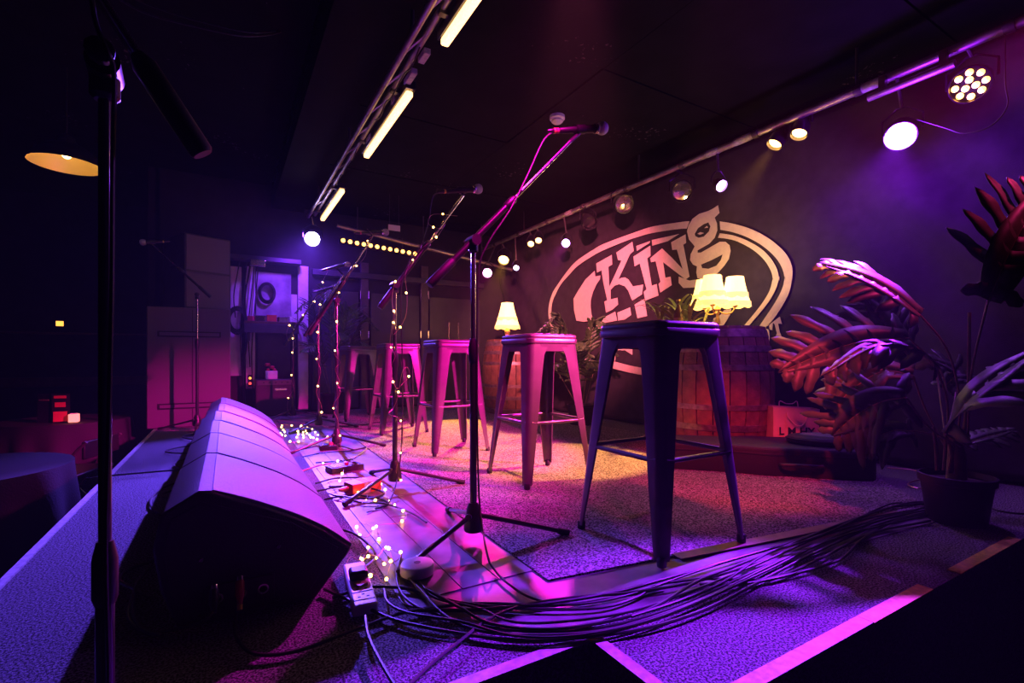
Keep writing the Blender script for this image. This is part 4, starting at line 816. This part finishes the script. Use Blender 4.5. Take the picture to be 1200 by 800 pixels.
def par(label, pos, aim, rad, length, lens, col=None, power=0, size=40, blend=0.5, pipe=(XP, ZP), group='stage spotlights', leds=False, lensr=0.86, yoke=True, name='spotlight', soft=0.03):
    pos, aim = V(pos), V(aim); d = (aim - pos).normalized()
    t = thing(name, label, 'spotlight', tuple(pos), 0, group)
    MB().rev(pos - d * length, d, [(rad * 0.45, 0), (rad * 0.62, 0.01), (rad * 0.8, length * 0.35), (rad, length * 0.55), (rad, length), (rad * 0.93, length), (rad * 0.90, length - 0.02)], 24, True, False).build('body', 'steelblack', t, world=True)
    if leds:
        x = d.orthogonal().normalized(); y = d.cross(x)
        MB().rev(pos - d * 0.022, d, [(rad * 0.9, 0), (rad * 0.9, 0.003)], 24).build('face_plate', 'black', t, world=True)
        for k in range(11):
            if k < 3: a = R(120 * k + 20); rr = rad * 0.27
            else: a = R(45 * (k - 3)); rr = rad * 0.68
            MB().rev(pos - d * 0.019 + x * math.cos(a) * rr + y * math.sin(a) * rr, d, [(rad * 0.185, 0), (rad * 0.175, 0.006), (rad * 0.10, 0.011), (0.0, 0.012)], 14).build('led', lens, t, world=True)
    else:
        MB().rev(pos - d * 0.022, d, [(rad * lensr, 0), (rad * lensr, 0.004), (rad * 0.6, 0.012), (0.0, 0.016)], 24).build('lens', lens, t, world=True)
    if yoke and pipe:
        sd = d.cross(V((0, 0, 1))).normalized(); m_ = pos - d * length * 0.5; tp = V((pipe[0], m_.y, pipe[1])) if True else None
        tp = m_ + V((0, 0, rad + 0.05))
        MB().tube([m_ + sd * (rad + 0.012), m_ + sd * (rad + 0.012) + V((0, 0, rad)), tp + sd * 0.02, tp - sd * 0.02, m_ - sd * (rad + 0.012) + V((0, 0, rad)), m_ - sd * (rad + 0.012)], 0.006, 6).build('yoke', 'steelblack', t, world=True)
        MB().tube([tp, V((pipe[0], tp.y, pipe[1] - 0.02))], 0.009, 8).build('hanger', 'gun', t, world=True)
    if power: spot(name + '_beam', pos + d * 0.005, aim, col, power, size, blend, soft, t)
    return t
camp = V((0, 0, CAMH))
def hp(x, y, X=XP): return PX(x, y, X)
par('brilliant purple stage spotlight at the upper right', hp(1055, 160), (0.82, 0.62, 0.0), 0.075, 0.16, 'lens_purple', PURPLE, 2700, 29, 0.6)
l = bpy.data.lights.new('spotlight_spill', 'POINT'); l.energy = 32; l.color = PURPLE; l.shadow_soft_size = 0.05  # extra point light added for stray purple on the backdrop
o = bpy.data.objects.new('spotlight_spill', l); C.objects.link(o); o.location = hp(1055, 160) + V((-0.06, -0.02, -0.06))
par('round LED can with eleven amber lamps at the far upper right', hp(1136, 100), hp(1136, 100) * 0.45 + V((0.35, 0.35, 0.3)), 0.082, 0.12, 'lens_amber', WARM, 5, 60, 0.8, leds=True)
par('left one of the twin warm spotlights beside the purple spotlight', hp(907, 170), (1.85, 2.5, 0), 0.052, 0.14, 'lens_warm', WARM, 1150, 28, 0.35, lensr=0.8)
par('right one of the twin warm spotlights beside the purple spotlight', hp(936, 158), (2.05, 1.75, 0), 0.052, 0.14, 'lens_warm', WARM, 40, 34, 0.4, lensr=0.8)
par('small violet spotlight above the letter g of the logo', hp(846, 218), (2.6, 0.6, 0.7), 0.045, 0.10, 'lens_violet', PURPLE, 60, 60, 0.6)
par('unlit spotlight with amber reflection, right of the other unlit one', hp(799, 224), hp(799, 224) * 0.4 + V((0, 0, 0.2)), 0.085, 0.18, 'reflector')
par('unlit spotlight turned sideways over the letters i and n', hp(732, 239), hp(732, 239) + V((-0.5, -1.2, -0.55)), 0.085, 0.18, 'reflector')
par('dark unlit spotlight over the left end of the logo', hp(692, 262), hp(692, 262) + V((-0.2, -1.0, -1.0)), 0.075, 0.16, 'steelblack')
par('violet spotlight over the left end of the logo', hp(663, 285), (0.40, 1.50, 0.1), 0.048, 0.10, 'lens_violet', (0.75, 0.008, 0.62), 1500, 19, 0.9)
par('left one of the small twin amber spotlights at the rear', hp(622, 286), (1.3, 2.6, 0), 0.040, 0.10, 'lens_warm', WARM, 20, 40, 0.6)
par('right one of the small twin amber spotlights at the rear', hp(631, 282), (1.5, 2.6, 0), 0.040, 0.10, 'lens_warm', WARM, 20, 40, 0.6)
par('bright amber spotlight between the rear twin lamps and the magenta one', hp(590, 305), (1.75, 3.95, 0), 0.075, 0.14, 'lens_warm', WARM, 1900, 30, 0.5)
par('tiny blue spotlight below the rear twin lamps', hp(605, 314), (1.6, 2.6, 0), 0.035, 0.08, 'lens_blue', BLUE, 12, 50, 0.6)
q = hp(571, 320, 2.95)
par('magenta spotlight at the rear corner of the stage', q, (1.1, 3.1, 0.1), 0.065, 0.14, 'lens_mag', MAG, 320, 52, 0.6, pipe=(XP, ZP))
# rear pipe, blue spotlight and LED bar
YP = 5.85
t = thing('lighting_pipe', 'rear lighting pipe above the LED bar', 'pipe', tuple(PY(500, 287, YP)), 0, 'lighting pipes')
pa, pb = PY(395, 264, YP), PY(600, 316, YP - 0.1); MB().cyl(pa, pb, 0.022, None, 14).build('pipe', 'pipe', t, world=True)
for f in (0.1, 0.45, 0.8):
    q = pa.lerp(pb, f); MB().tube([q, V((q.x, q.y, ZC - 0.003))], 0.007, 6).build('drop_rod', 'gun', t, world=True)
la, lb_ = PY(398, 281, YP - 0.05), PY(490, 298, YP - 0.05)
t = thing('led_bar', 'LED bar with a row of twelve amber lamps under the rear pipe', 'light bar', tuple((la + lb_) / 2), 0)
dl = (lb_ - la); u_ = dl.normalized()
MB().box((la + lb_) / 2 + V((0, 0.03, 0)), (dl.length, 0.06, 0.075), u_.to_track_quat('X', 'Z').to_matrix()).build('housing', 'steelblack', t, bevel=0.006, world=True)
for k in range(12):
    q = la.lerp(lb_, (k + 0.5) / 12) - V((0, 0.002, 0)); MB().rev(q, (0, -1, -0.15), [(0.024, -0.002), (0.022, 0.006), (0.012, 0.012), (0.0, 0.013)], 14).build('led', 'lens_amber', t, world=True)
for f in (0.2, 0.8):
    q = la.lerp(lb_, f); pp = pa.lerp(pb, f * 0.45); MB().tube([q + V((0, 0.03, 0.03)), V((q.x, YP, q.z + 0.17))], 0.008, 6).build('bracket', 'gun', t, world=True)
qb = PY(366, 280, 5.6)
par('brilliant blue stage spotlight at the end of the tube light pipe', qb, (-0.12, 1.6, 0.0), 0.085, 0.16, 'lens_blue', BLUE, 2500, 44, 0.6, pipe=(qb.x, 2.2))
spot('spotlight_beam', qb + V((-0.01, -0.02, -0.01)), (0.08, 3.75, 0.0), BLUE, 1000, 50, 0.6, 0.03)  # second beam added to keep the far monitors and carpet blue
spot('added_rear_fill', qb + V((-0.1, 0.06, 0.05)), (1.25, YB, 0.9), (0.2, 0.03, 1.0), 120, 150, 0.7)  # wide fill light added without a fixture to turn the rear doors blue
# front pipe with three tube lights
XT, ZT = 0.90, 2.20
t = thing('lighting_pipe', 'cable wrapped lighting pipe carrying the three glowing tube lights', 'pipe', (XT - 0.08, 3.0, ZT), 0, 'lighting pipes')
for (dx, dz) in ((-0.06, 0.03), (-0.13, 0.0)):
    MB().cyl((XT + dx, -0.4, ZT + dz), (XT + dx, 5.75, ZT + dz), 0.017, None, 12).build('pipe', 'pipe', t, world=True)
for k in range(11):
    y_ = 1.9 + 0.36 * k
    MB().tube([V((XT - 0.06, y_, ZT + 0.03)), V((XT - 0.13, y_ + 0.18, ZT))], 0.008, 6).build('lacing', 'pipe', t, world=True)
for k in range(4):
    MB().cyl((XT - 0.1, 0.9 + 1.45 * k, ZT + 0.02), (XT - 0.1, 0.9 + 1.45 * k, ZC - 0.035), 0.010, None, 8).build('drop_rod', 'gun', t, world=True)
for (y_, l_) in ((2.40, 0.10), (2.62, 0.14), (3.5, 0.12), (2.9, 0.08)):
    MB().box((XT - 0.02, y_, ZT + 0.01), (0.035, l_, 0.03)).build('bracket', 'tapew', t, bevel=0.004, world=True)
for k, lb in enumerate(('loose cable sagging under the front lighting pipe near the first tube light', 'loose cable along the front lighting pipe past the second tube light')):
    y0 = 2.3 + 1.35 * k
    cable(lb, [V((XT - 0.08, y0 + 0.12 * j, ZT - 0.02 - 0.035 * math.sin(j * 1.3) ** 2)) for j in range(8)], 0.004, group='cables on the front lighting pipe')
tl = ['glowing orange tube light nearest the camera on the front pipe', 'middle glowing orange tube light on the front pipe', 'farthest glowing orange tube light, above the blue spotlight']
for (pa_, pb_), lb in zip((((512, 50), (560, -22)), ((418, 182), (470, 108)), ((370, 257), (393, 223))), tl):
    a, b = G(pa_[0], pa_[1], ZT - 0.05), G(pb_[0], pb_[1], ZT - 0.05); a.x = b.x = XT
    y0, y1 = min(a.y, b.y), max(a.y, b.y)
    t = thing('tube_light', lb, 'tube light', (XT, (y0 + y1) / 2, ZT), 0, 'tube lights on the front pipe')
    MB().box((XT, (y0 + y1) / 2, ZT), (0.06, y1 - y0 + 0.04, 0.05)).build('housing', 'steelblack', t, bevel=0.004, world=True)
    MB().box((XT, (y0 + y1) / 2, ZT - 0.042), (0.042, y1 - y0, 0.034)).build('tube', 'tube', t, bevel=0.010, world=True)
    for y_ in (y0 + 0.12, y1 - 0.12): MB().box((XT - 0.045, y_, ZT + 0.01), (0.06, 0.03, 0.02)).build('clamp', 'gun', t, world=True)
# smoke detector and ceiling sign
p = G(653, 136, ZC); t = thing('smoke_detector', 'white round smoke detector on the dark ceiling', 'detector', tuple(p))
MB().rev((0, 0, 0.0), (0, 0, -1), [(0.055, 0), (0.056, 0.022), (0.050, 0.028), (0.046, 0.030)], 24).build('base', 'white', t)
MB().rev((0, 0, -0.03), (0, 0, -1), [(0.042, 0), (0.042, 0.012), (0.030, 0.022), (0.0, 0.024)], 24).build('cover', 'white', t)
p = PY(462, 267, 5.2); t = thing('ceiling_sign', 'small pale rectangular plate hanging under the rear ceiling', 'sign', tuple(p)); 
MB().box((0, 0, 0), (0.13, 0.008, 0.062)).build('plate', 'white', t, bevel=0.002)
for s in (-1, 1): MB().cyl((s * 0.05, 0, 0.03), (s * 0.05, 0, ZC - 0.003 - p.z), 0.002, None, 6).build('hanger', 'gun', t)
cable('loose cables looping across the dark ceiling at the upper left', [P(128, -8, 2.6), P(170, 15, 2.7), P(225, 30, 2.8), P(290, 42, 2.9), P(335, 34, 3.0), P(352, 5, 3.0), P(356, -20, 3.0)], 0.006, group='ceiling cables')
cable('second loose cable looping across the dark ceiling', [P(140, -10, 2.62), P(180, 8, 2.72), P(235, 25, 2.82), P(300, 38, 2.92), P(340, 28, 3.02), P(360, -5, 3.02)], 0.005, group='ceiling cables')
cable('thin cable drooping under the amber LED can', [hp(1075, 140), hp(1108, 150), hp(1130, 156), hp(1160, 148), hp(1180, 125), hp(1178, 95), V((XP, hp(1178, 80).y, ZP))], 0.003, group='ceiling cables')

# ================================================================== PA STACK
t = thing('subwoofer', 'tall plum-lit bass speaker with two long slots under the top speaker', 'speaker', (-0.30, 5.75, 0), 0, 'stacked loudspeakers')
MB().box((0, 0, 0.56), (0.66, 0.54, 1.12)).build('cabinet', 'sub', t, bevel=0.008)
for z in (0.20, 0.87):
    s = MB().box((0, -0.272, z), (0.50, 0.006, 0.055)).build('slot', 'black', t, bevel=0.002)
    MB().box((0, -0.276, z), (0.47, 0.006, 0.030)).build('slot_bar', 'sub', s, bevel=0.002)
MB().box((0.02, -0.272, 0.56), (0.005, 0.004, 1.08)).build('seam', 'black', t)
t = thing('top_speaker', 'angled full range speaker standing on the tall bass speaker', 'speaker', (-0.26, 5.86, 1.122), R(24), 'stacked loudspeakers')
MB().box((0, 0, 0.36), (0.42, 0.50, 0.72)).build('cabinet', 'cab', t, bevel=0.008)
MB().box((0, -0.252, 0.36), (0.39, 0.008, 0.69)).build('grille', 'sub', t, bevel=0.003)
MB().box((0, -0.258, 0.36), (0.40, 0.006, 0.02)).build('grille_bar', 'black', t)
MB().box((-0.213, 0, 0.40), (0.008, 0.12, 0.05)).build('handle', 'rubber', t, bevel=0.003)

# ================================================================== REAR CORNER: shelf, board, amp, coil
rb0 = PY(272, 300, YB - 0.02); rb1 = PY(348, 300, YB - 0.02)
t = thing('wall_board', 'peeling pale painted board on the rear wall behind the coiled cable', 'board', (PY(322, 330, YB).x, YB - 0.02, 1.0))
a, b = PY(300, 318, YB - 0.02), PY(341, 378, YB - 0.02); MB().box(((a.x + b.x) / 2, YB - 0.02, (a.z + b.z) / 2), (b.x - a.x, 0.03, a.z - b.z)).build('panel', 'bluewall', t, bevel=0.003, world=True)
a, b = PY(302, 388, YB - 0.02), PY(340, 470, YB - 0.02); MB().box(((a.x + b.x) / 2, YB - 0.02, (a.z + b.z) / 2), (b.x - a.x, 0.03, a.z - b.z)).build('lower_panel', 'door', t, bevel=0.003, world=True)
for (x0, x1, y0, y1) in ((270, 283, 312, 440), (288, 299, 312, 455), (341, 348, 345, 380)):
    a, b = PY(x0, y0, YB - 0.02), PY(x1, y1, YB - 0.02)
    o = MB().box(((a.x + b.x) / 2, YB - 0.025, (a.z + b.z) / 2), (b.x - a.x, 0.04, a.z - b.z)).build('trim_3', 'whitepaint', bevel=0.003); struct(o)
a, b = PY(286, 376, YB - 0.28), PY(350, 376, YB - 0.28)
t = thing('wall_shelf', 'dark shelf on the rear wall beside the pale door post', 'shelf', ((a.x + b.x) / 2, YB - 0.17, a.z))
MB().box((0, 0, -0.01), (b.x - a.x, 0.28, 0.03)).build('board', 'timber', t, bevel=0.003); MB().box((0, -0.13, -0.075), (b.x - a.x, 0.02, 0.10)).build('front_rail', 'door', t, bevel=0.003)
for s in (-1, 1): MB().box((s * (b.x - a.x) * 0.42, 0.02, -0.12), (0.025, 0.20, 0.18)).build('bracket', 'door', t)
sw = b.x - a.x; sx0 = (a.x + b.x) / 2; sz = a.z
for k, (fx, wd, h_, m_, lb) in enumerate(((-0.36, 0.06, 0.05, 'redband', 'small red tin at the left end of the rear shelf'), (-0.20, 0.10, 0.06, 'chrome', 'bright metal tray on the rear shelf'), (0.0, 0.10, 0.07, 'redbox', 'reddish carton in the middle of the rear shelf'), (0.2, 0.09, 0.05, 'gun', 'grey carton on the right of the rear shelf'), (0.36, 0.06, 0.06, 'white', 'white carton at the right end of the rear shelf'))):
    t = thing('carton', lb, 'box', (sx0 + fx * sw, YB - 0.2, sz + 0.006), 0.2 * (k - 2), 'odds and ends on the rear shelf')
    MB().box((0, 0, h_ / 2), (wd, 0.08, h_)).build('body', m_, t, bevel=0.004); MB().box((0, 0, h_ + 0.002), (wd * 1.04, 0.083, 0.006)).build('lid', m_, t, bevel=0.002)
p = PY(313, 343, YB - 0.08)
mb = MB(); 
for k in range(5):
    rr = 0.072 + 0.006 * k; mb.tube([p + V((rr * 0.9 * math.cos(a_), 0.012 * (k - 2), rr * 1.25 * math.sin(a_))) for a_ in [2 * math.pi * j / 28 for j in range(29)]], 0.006, 6)
tag(mb.build('coiled_cable', 'cable'), 'black coiled cable hanging in front of the pale wall board', 'cable', 'rear corner cables')
mb = MB(); p = PY(278, 375, YB - 0.1)
for k in range(5):
    rr = 0.09 + 0.010 * k; mb.tube([p + V((rr * 0.75 * math.cos(a_), 0.014 * (k - 2), rr * 1.2 * math.sin(a_))) for a_ in [2 * math.pi * j / 28 for j in range(29)]], 0.006, 6)
tag(mb.build('coiled_cable', 'cable'), 'bundle of coiled cable hanging beside the stacked loudspeakers', 'cable', 'rear corner cables')
for i, (x, y0, y1, lb) in enumerate(((276, 300, 372, 'first'), (289, 300, 380, 'second'), (293, 302, 430, 'third'), (297, 308, 470, 'fourth'), (287, 372, 474, 'fifth'), (284, 300, 445, 'sixth'))):
    q = YB - 0.09
    cable(lb + ' hanging cable from the left in the rear corner', [PY(x + 6, y0, q), PY(x + 2, y0 + (y1 - y0) * 0.3, q), PY(x - 2, y0 + (y1 - y0) * 0.65, q), PY(x, y1, q)], 0.010 if i in (1, 4) else 0.006, group='rear corner cables')
a, b = PY(268, 304, YB - 0.15), PY(352, 304, YB - 0.15)
t = thing('cable_tray', 'high cable tray with a junction box in the rear corner', 'cable tray', ((a.x + b.x) / 2, YB - 0.15, a.z))
MB().box((0, 0, 0.03), (b.x - a.x, 0.16, 0.05)).build('tray', 'door', t, bevel=0.003); q = PY(302, 308, YB - 0.24); MB().box(q - V(t.location), (0.15, 0.05, 0.07)).build('junction_box', 'chrome', t, bevel=0.004)
t = thing('guitar_amplifier', 'black amplifier in the rear corner behind the farthest monitor', 'amplifier', (PY(322, 460, YB - 0.2).x, YB - 0.2, 0))
MB().box((0, 0, 0.21), (0.40, 0.26, 0.40)).build('cabinet', 'black', t, bevel=0.01); MB().box((0, -0.132, 0.18), (0.36, 0.006, 0.30)).build('grille_cloth', 'case', t); MB().box((0, -0.134, 0.375), (0.36, 0.006, 0.05)).build('control_panel', 'gun', t)
MB().box((0.05, -0.137, 0.30), (0.12, 0.004, 0.02)).build('badge', 'chrome', t)
for k in range(5): MB().rev((-0.12 + 0.06 * k, -0.138, 0.378), (0, -1, 0), [(0.010, 0), (0.009, 0.012)], 10).build('knob', 'black', t)
t = thing('gift_box', 'white box with red ornaments standing on the amplifier', 'box', (PY(318, 447, YB - 0.2).x, YB - 0.2, 0.412))
MB().box((0, 0, 0.045), (0.12, 0.10, 0.09)).build('body', 'white', t, bevel=0.004)
for k in range(6): MB().ball((random.uniform(-0.05, 0.05), random.uniform(-0.04, 0.03), 0.10 + 0.03 * (k % 3)), 0.020, 10, 6).build('ornament', 'red', t)
p = PY(293, 446, YB - 0.055); t = thing('indicator_light', 'small amber and red indicator light in the rear corner', 'light', tuple(p))
MB().box((0, 0, 0.0), (0.035, 0.02, 0.13)).build('housing', 'black', t, bevel=0.004); MB().ball((0, -0.012, 0.03), 0.014, 8, 6).build('amber_led', 'orangeled', t); MB().ball((0, -0.012, -0.03), 0.014, 8, 6).build('red_led', 'redled', t)

# ================================================================== HOUSE SIDE
def table(label, x, y, r, ztop, seed, skirt=0.46):
    random.seed(seed); t = thing('round_table', label, 'table', (x, y, FL), 0, 'cloth covered tables')
    MB().rev((0, 0, 0.0), (0, 0, 1), [(0.22, 0), (0.22, 0.02), (0.03, 0.04)], 20).build('foot', 'black', t); MB().cyl((0, 0, 0.03), (0, 0, ztop - FL - 0.03), 0.03, None, 12).build('column', 'black', t)
    MB().rev((0, 0, ztop - FL - 0.03), (0, 0, 1), [(r - 0.01, 0), (r - 0.005, 0.02)], 40).build('top', 'timber', t)
    rs = []; n = 120; ph = random.uniform(0, 6)
    H = ztop - FL
    for q in range(4): rr = r * (0.25 + 0.25 * q); rs.append([V((rr * math.cos(2 * math.pi * k / n), rr * math.sin(2 * math.pi * k / n), H)) for k in range(n)])
    for q in range(1, 9):
        f = q / 8; ring = []
        for k in range(n):
            a = 2 * math.pi * k / n; wv = 0.5 + 0.5 * math.sin(a * 13 + ph + 0.8 * math.sin(a * 3)); rr = r + 0.012 * min(1, f * 3) + f * (0.075 * wv - 0.01)
            ring.append(V((rr * math.cos(a), rr * math.sin(a), H - f * skirt - 0.01 * wv * f)))
        rs.append(ring)
    tcl = MB().rings(rs, True, False).build('tablecloth', 'cloth', t, ang=60)
    return t
table('round cloth covered table nearest the stage edge at the left', -1.20, 3.42, 0.49, 0.10, 3, 0.62)
table('far round cloth covered table with the menu stand and candle', -1.24, 5.75, 0.47, 0.10, 4, 0.50)
p = PY(60, 495, 5.62); t = thing('menu_stand', 'folded black and red menu card standing on the far table', 'menu', (-1.27, 5.49, 0.104), R(-15))
for s, m_ in ((-1, 'black'), (1, 'black')):
    c = MB().box((s * 0.062, 0.02 * (1 if s < 0 else 0), 0.12), (0.115, 0.006, 0.24), Matrix.Rotation(R(12 * s), 3, 'Z')).build('card', m_, t)
for z, wd, hh_ in ((0.215, 0.08, 0.022), (0.05, 0.09, 0.085), (0.15, 0.07, 0.04)):
    MB().box((0.062, -0.012, z), (wd, 0.004, hh_), Matrix.Rotation(R(12), 3, 'Z')).build('print', 'redprint', t)
MB().box((-0.062, 0.01, 0.19), (0.08, 0.004, 0.012), Matrix.Rotation(R(-12), 3, 'Z')).build('print', 'tapeb', t)
t = thing('candle', 'small glowing candle cube beside the menu card', 'candle', (-1.12, 5.44, 0.104)); MB().box((0, 0, 0.035), (0.065, 0.065, 0.07)).build('glass', 'candle', t, bevel=0.006); MB().box((0, 0, 0.073), (0.04, 0.04, 0.006)).build('wax', 'white', t)
cp0 = V((-0.98, 4.55, FL)); t = thing('folding_chair', 'dark folding chair between the two cloth covered tables', 'chair', tuple(cp0), R(70))
MB().box((0, 0, 0.45), (0.40, 0.38, 0.025)).build('seat', 'black', t, bevel=0.008)
for s in (-1, 1):
    MB().tube([V((s * 0.19, 0.2, 0.01)), V((s * 0.19, -0.18, 0.62)), V((s * 0.19, -0.24, 0.68))], 0.011, 8).build('leg', 'gun', t); MB().tube([V((s * 0.17, -0.22, 0.01)), V((s * 0.17, 0.17, 0.45))], 0.011, 8).build('leg', 'gun', t)
MB().box((0, -0.22, 0.62), (0.38, 0.02, 0.12)).build('backrest', 'black', t, bevel=0.006)
# pendant lamp
p = PY(78, 190, 4.45); t = thing('pendant_lamp', 'dark dome pendant lamp with a glowing brass inside, hanging at the left', 'lamp', tuple(p))
MB().rev((0, 0, 0), (0, 0, 1), [(0.205, -0.02), (0.20, 0.0), (0.165, 0.06), (0.10, 0.11), (0.05, 0.13), (0.045, 0.17), (0.012, 0.19)], 36, False, True).build('dome', 'steelblack', t)
MB().rev((0, 0, 0), (0, 0, 1), [(0.203, -0.02), (0.195, 0.0), (0.160, 0.055), (0.095, 0.104), (0.0, 0.112)], 36, False, False).build('reflector', 'lampin', t)
MB().ball((0, 0, 0.055), 0.03, 12, 8).build('bulb', emis('pendant_bulb', (1.0, 0.62, 0.22), 4.0), t)
MB().cyl((0, 0, 0.18), (0, 0, ZC + 0.23 - p.z), 0.005, None, 8).build('cord', 'cable', t); 
l = bpy.data.lights.new('pendant_light', 'POINT'); l.energy = 2.4; l.color = (1.0, 0.62, 0.20); l.shadow_soft_size = 0.03
o = bpy.data.objects.new('pendant_light', l); C.objects.link(o); o.parent = t; o.location = (0, 0, 0.01)
p = P(70, 379, 5.6); o = MB().box(p, (0.06, 0.03, 0.055)).build('wall_light', 'orangeled'); tag(o, 'tiny square orange light on the dark house wall', 'light')
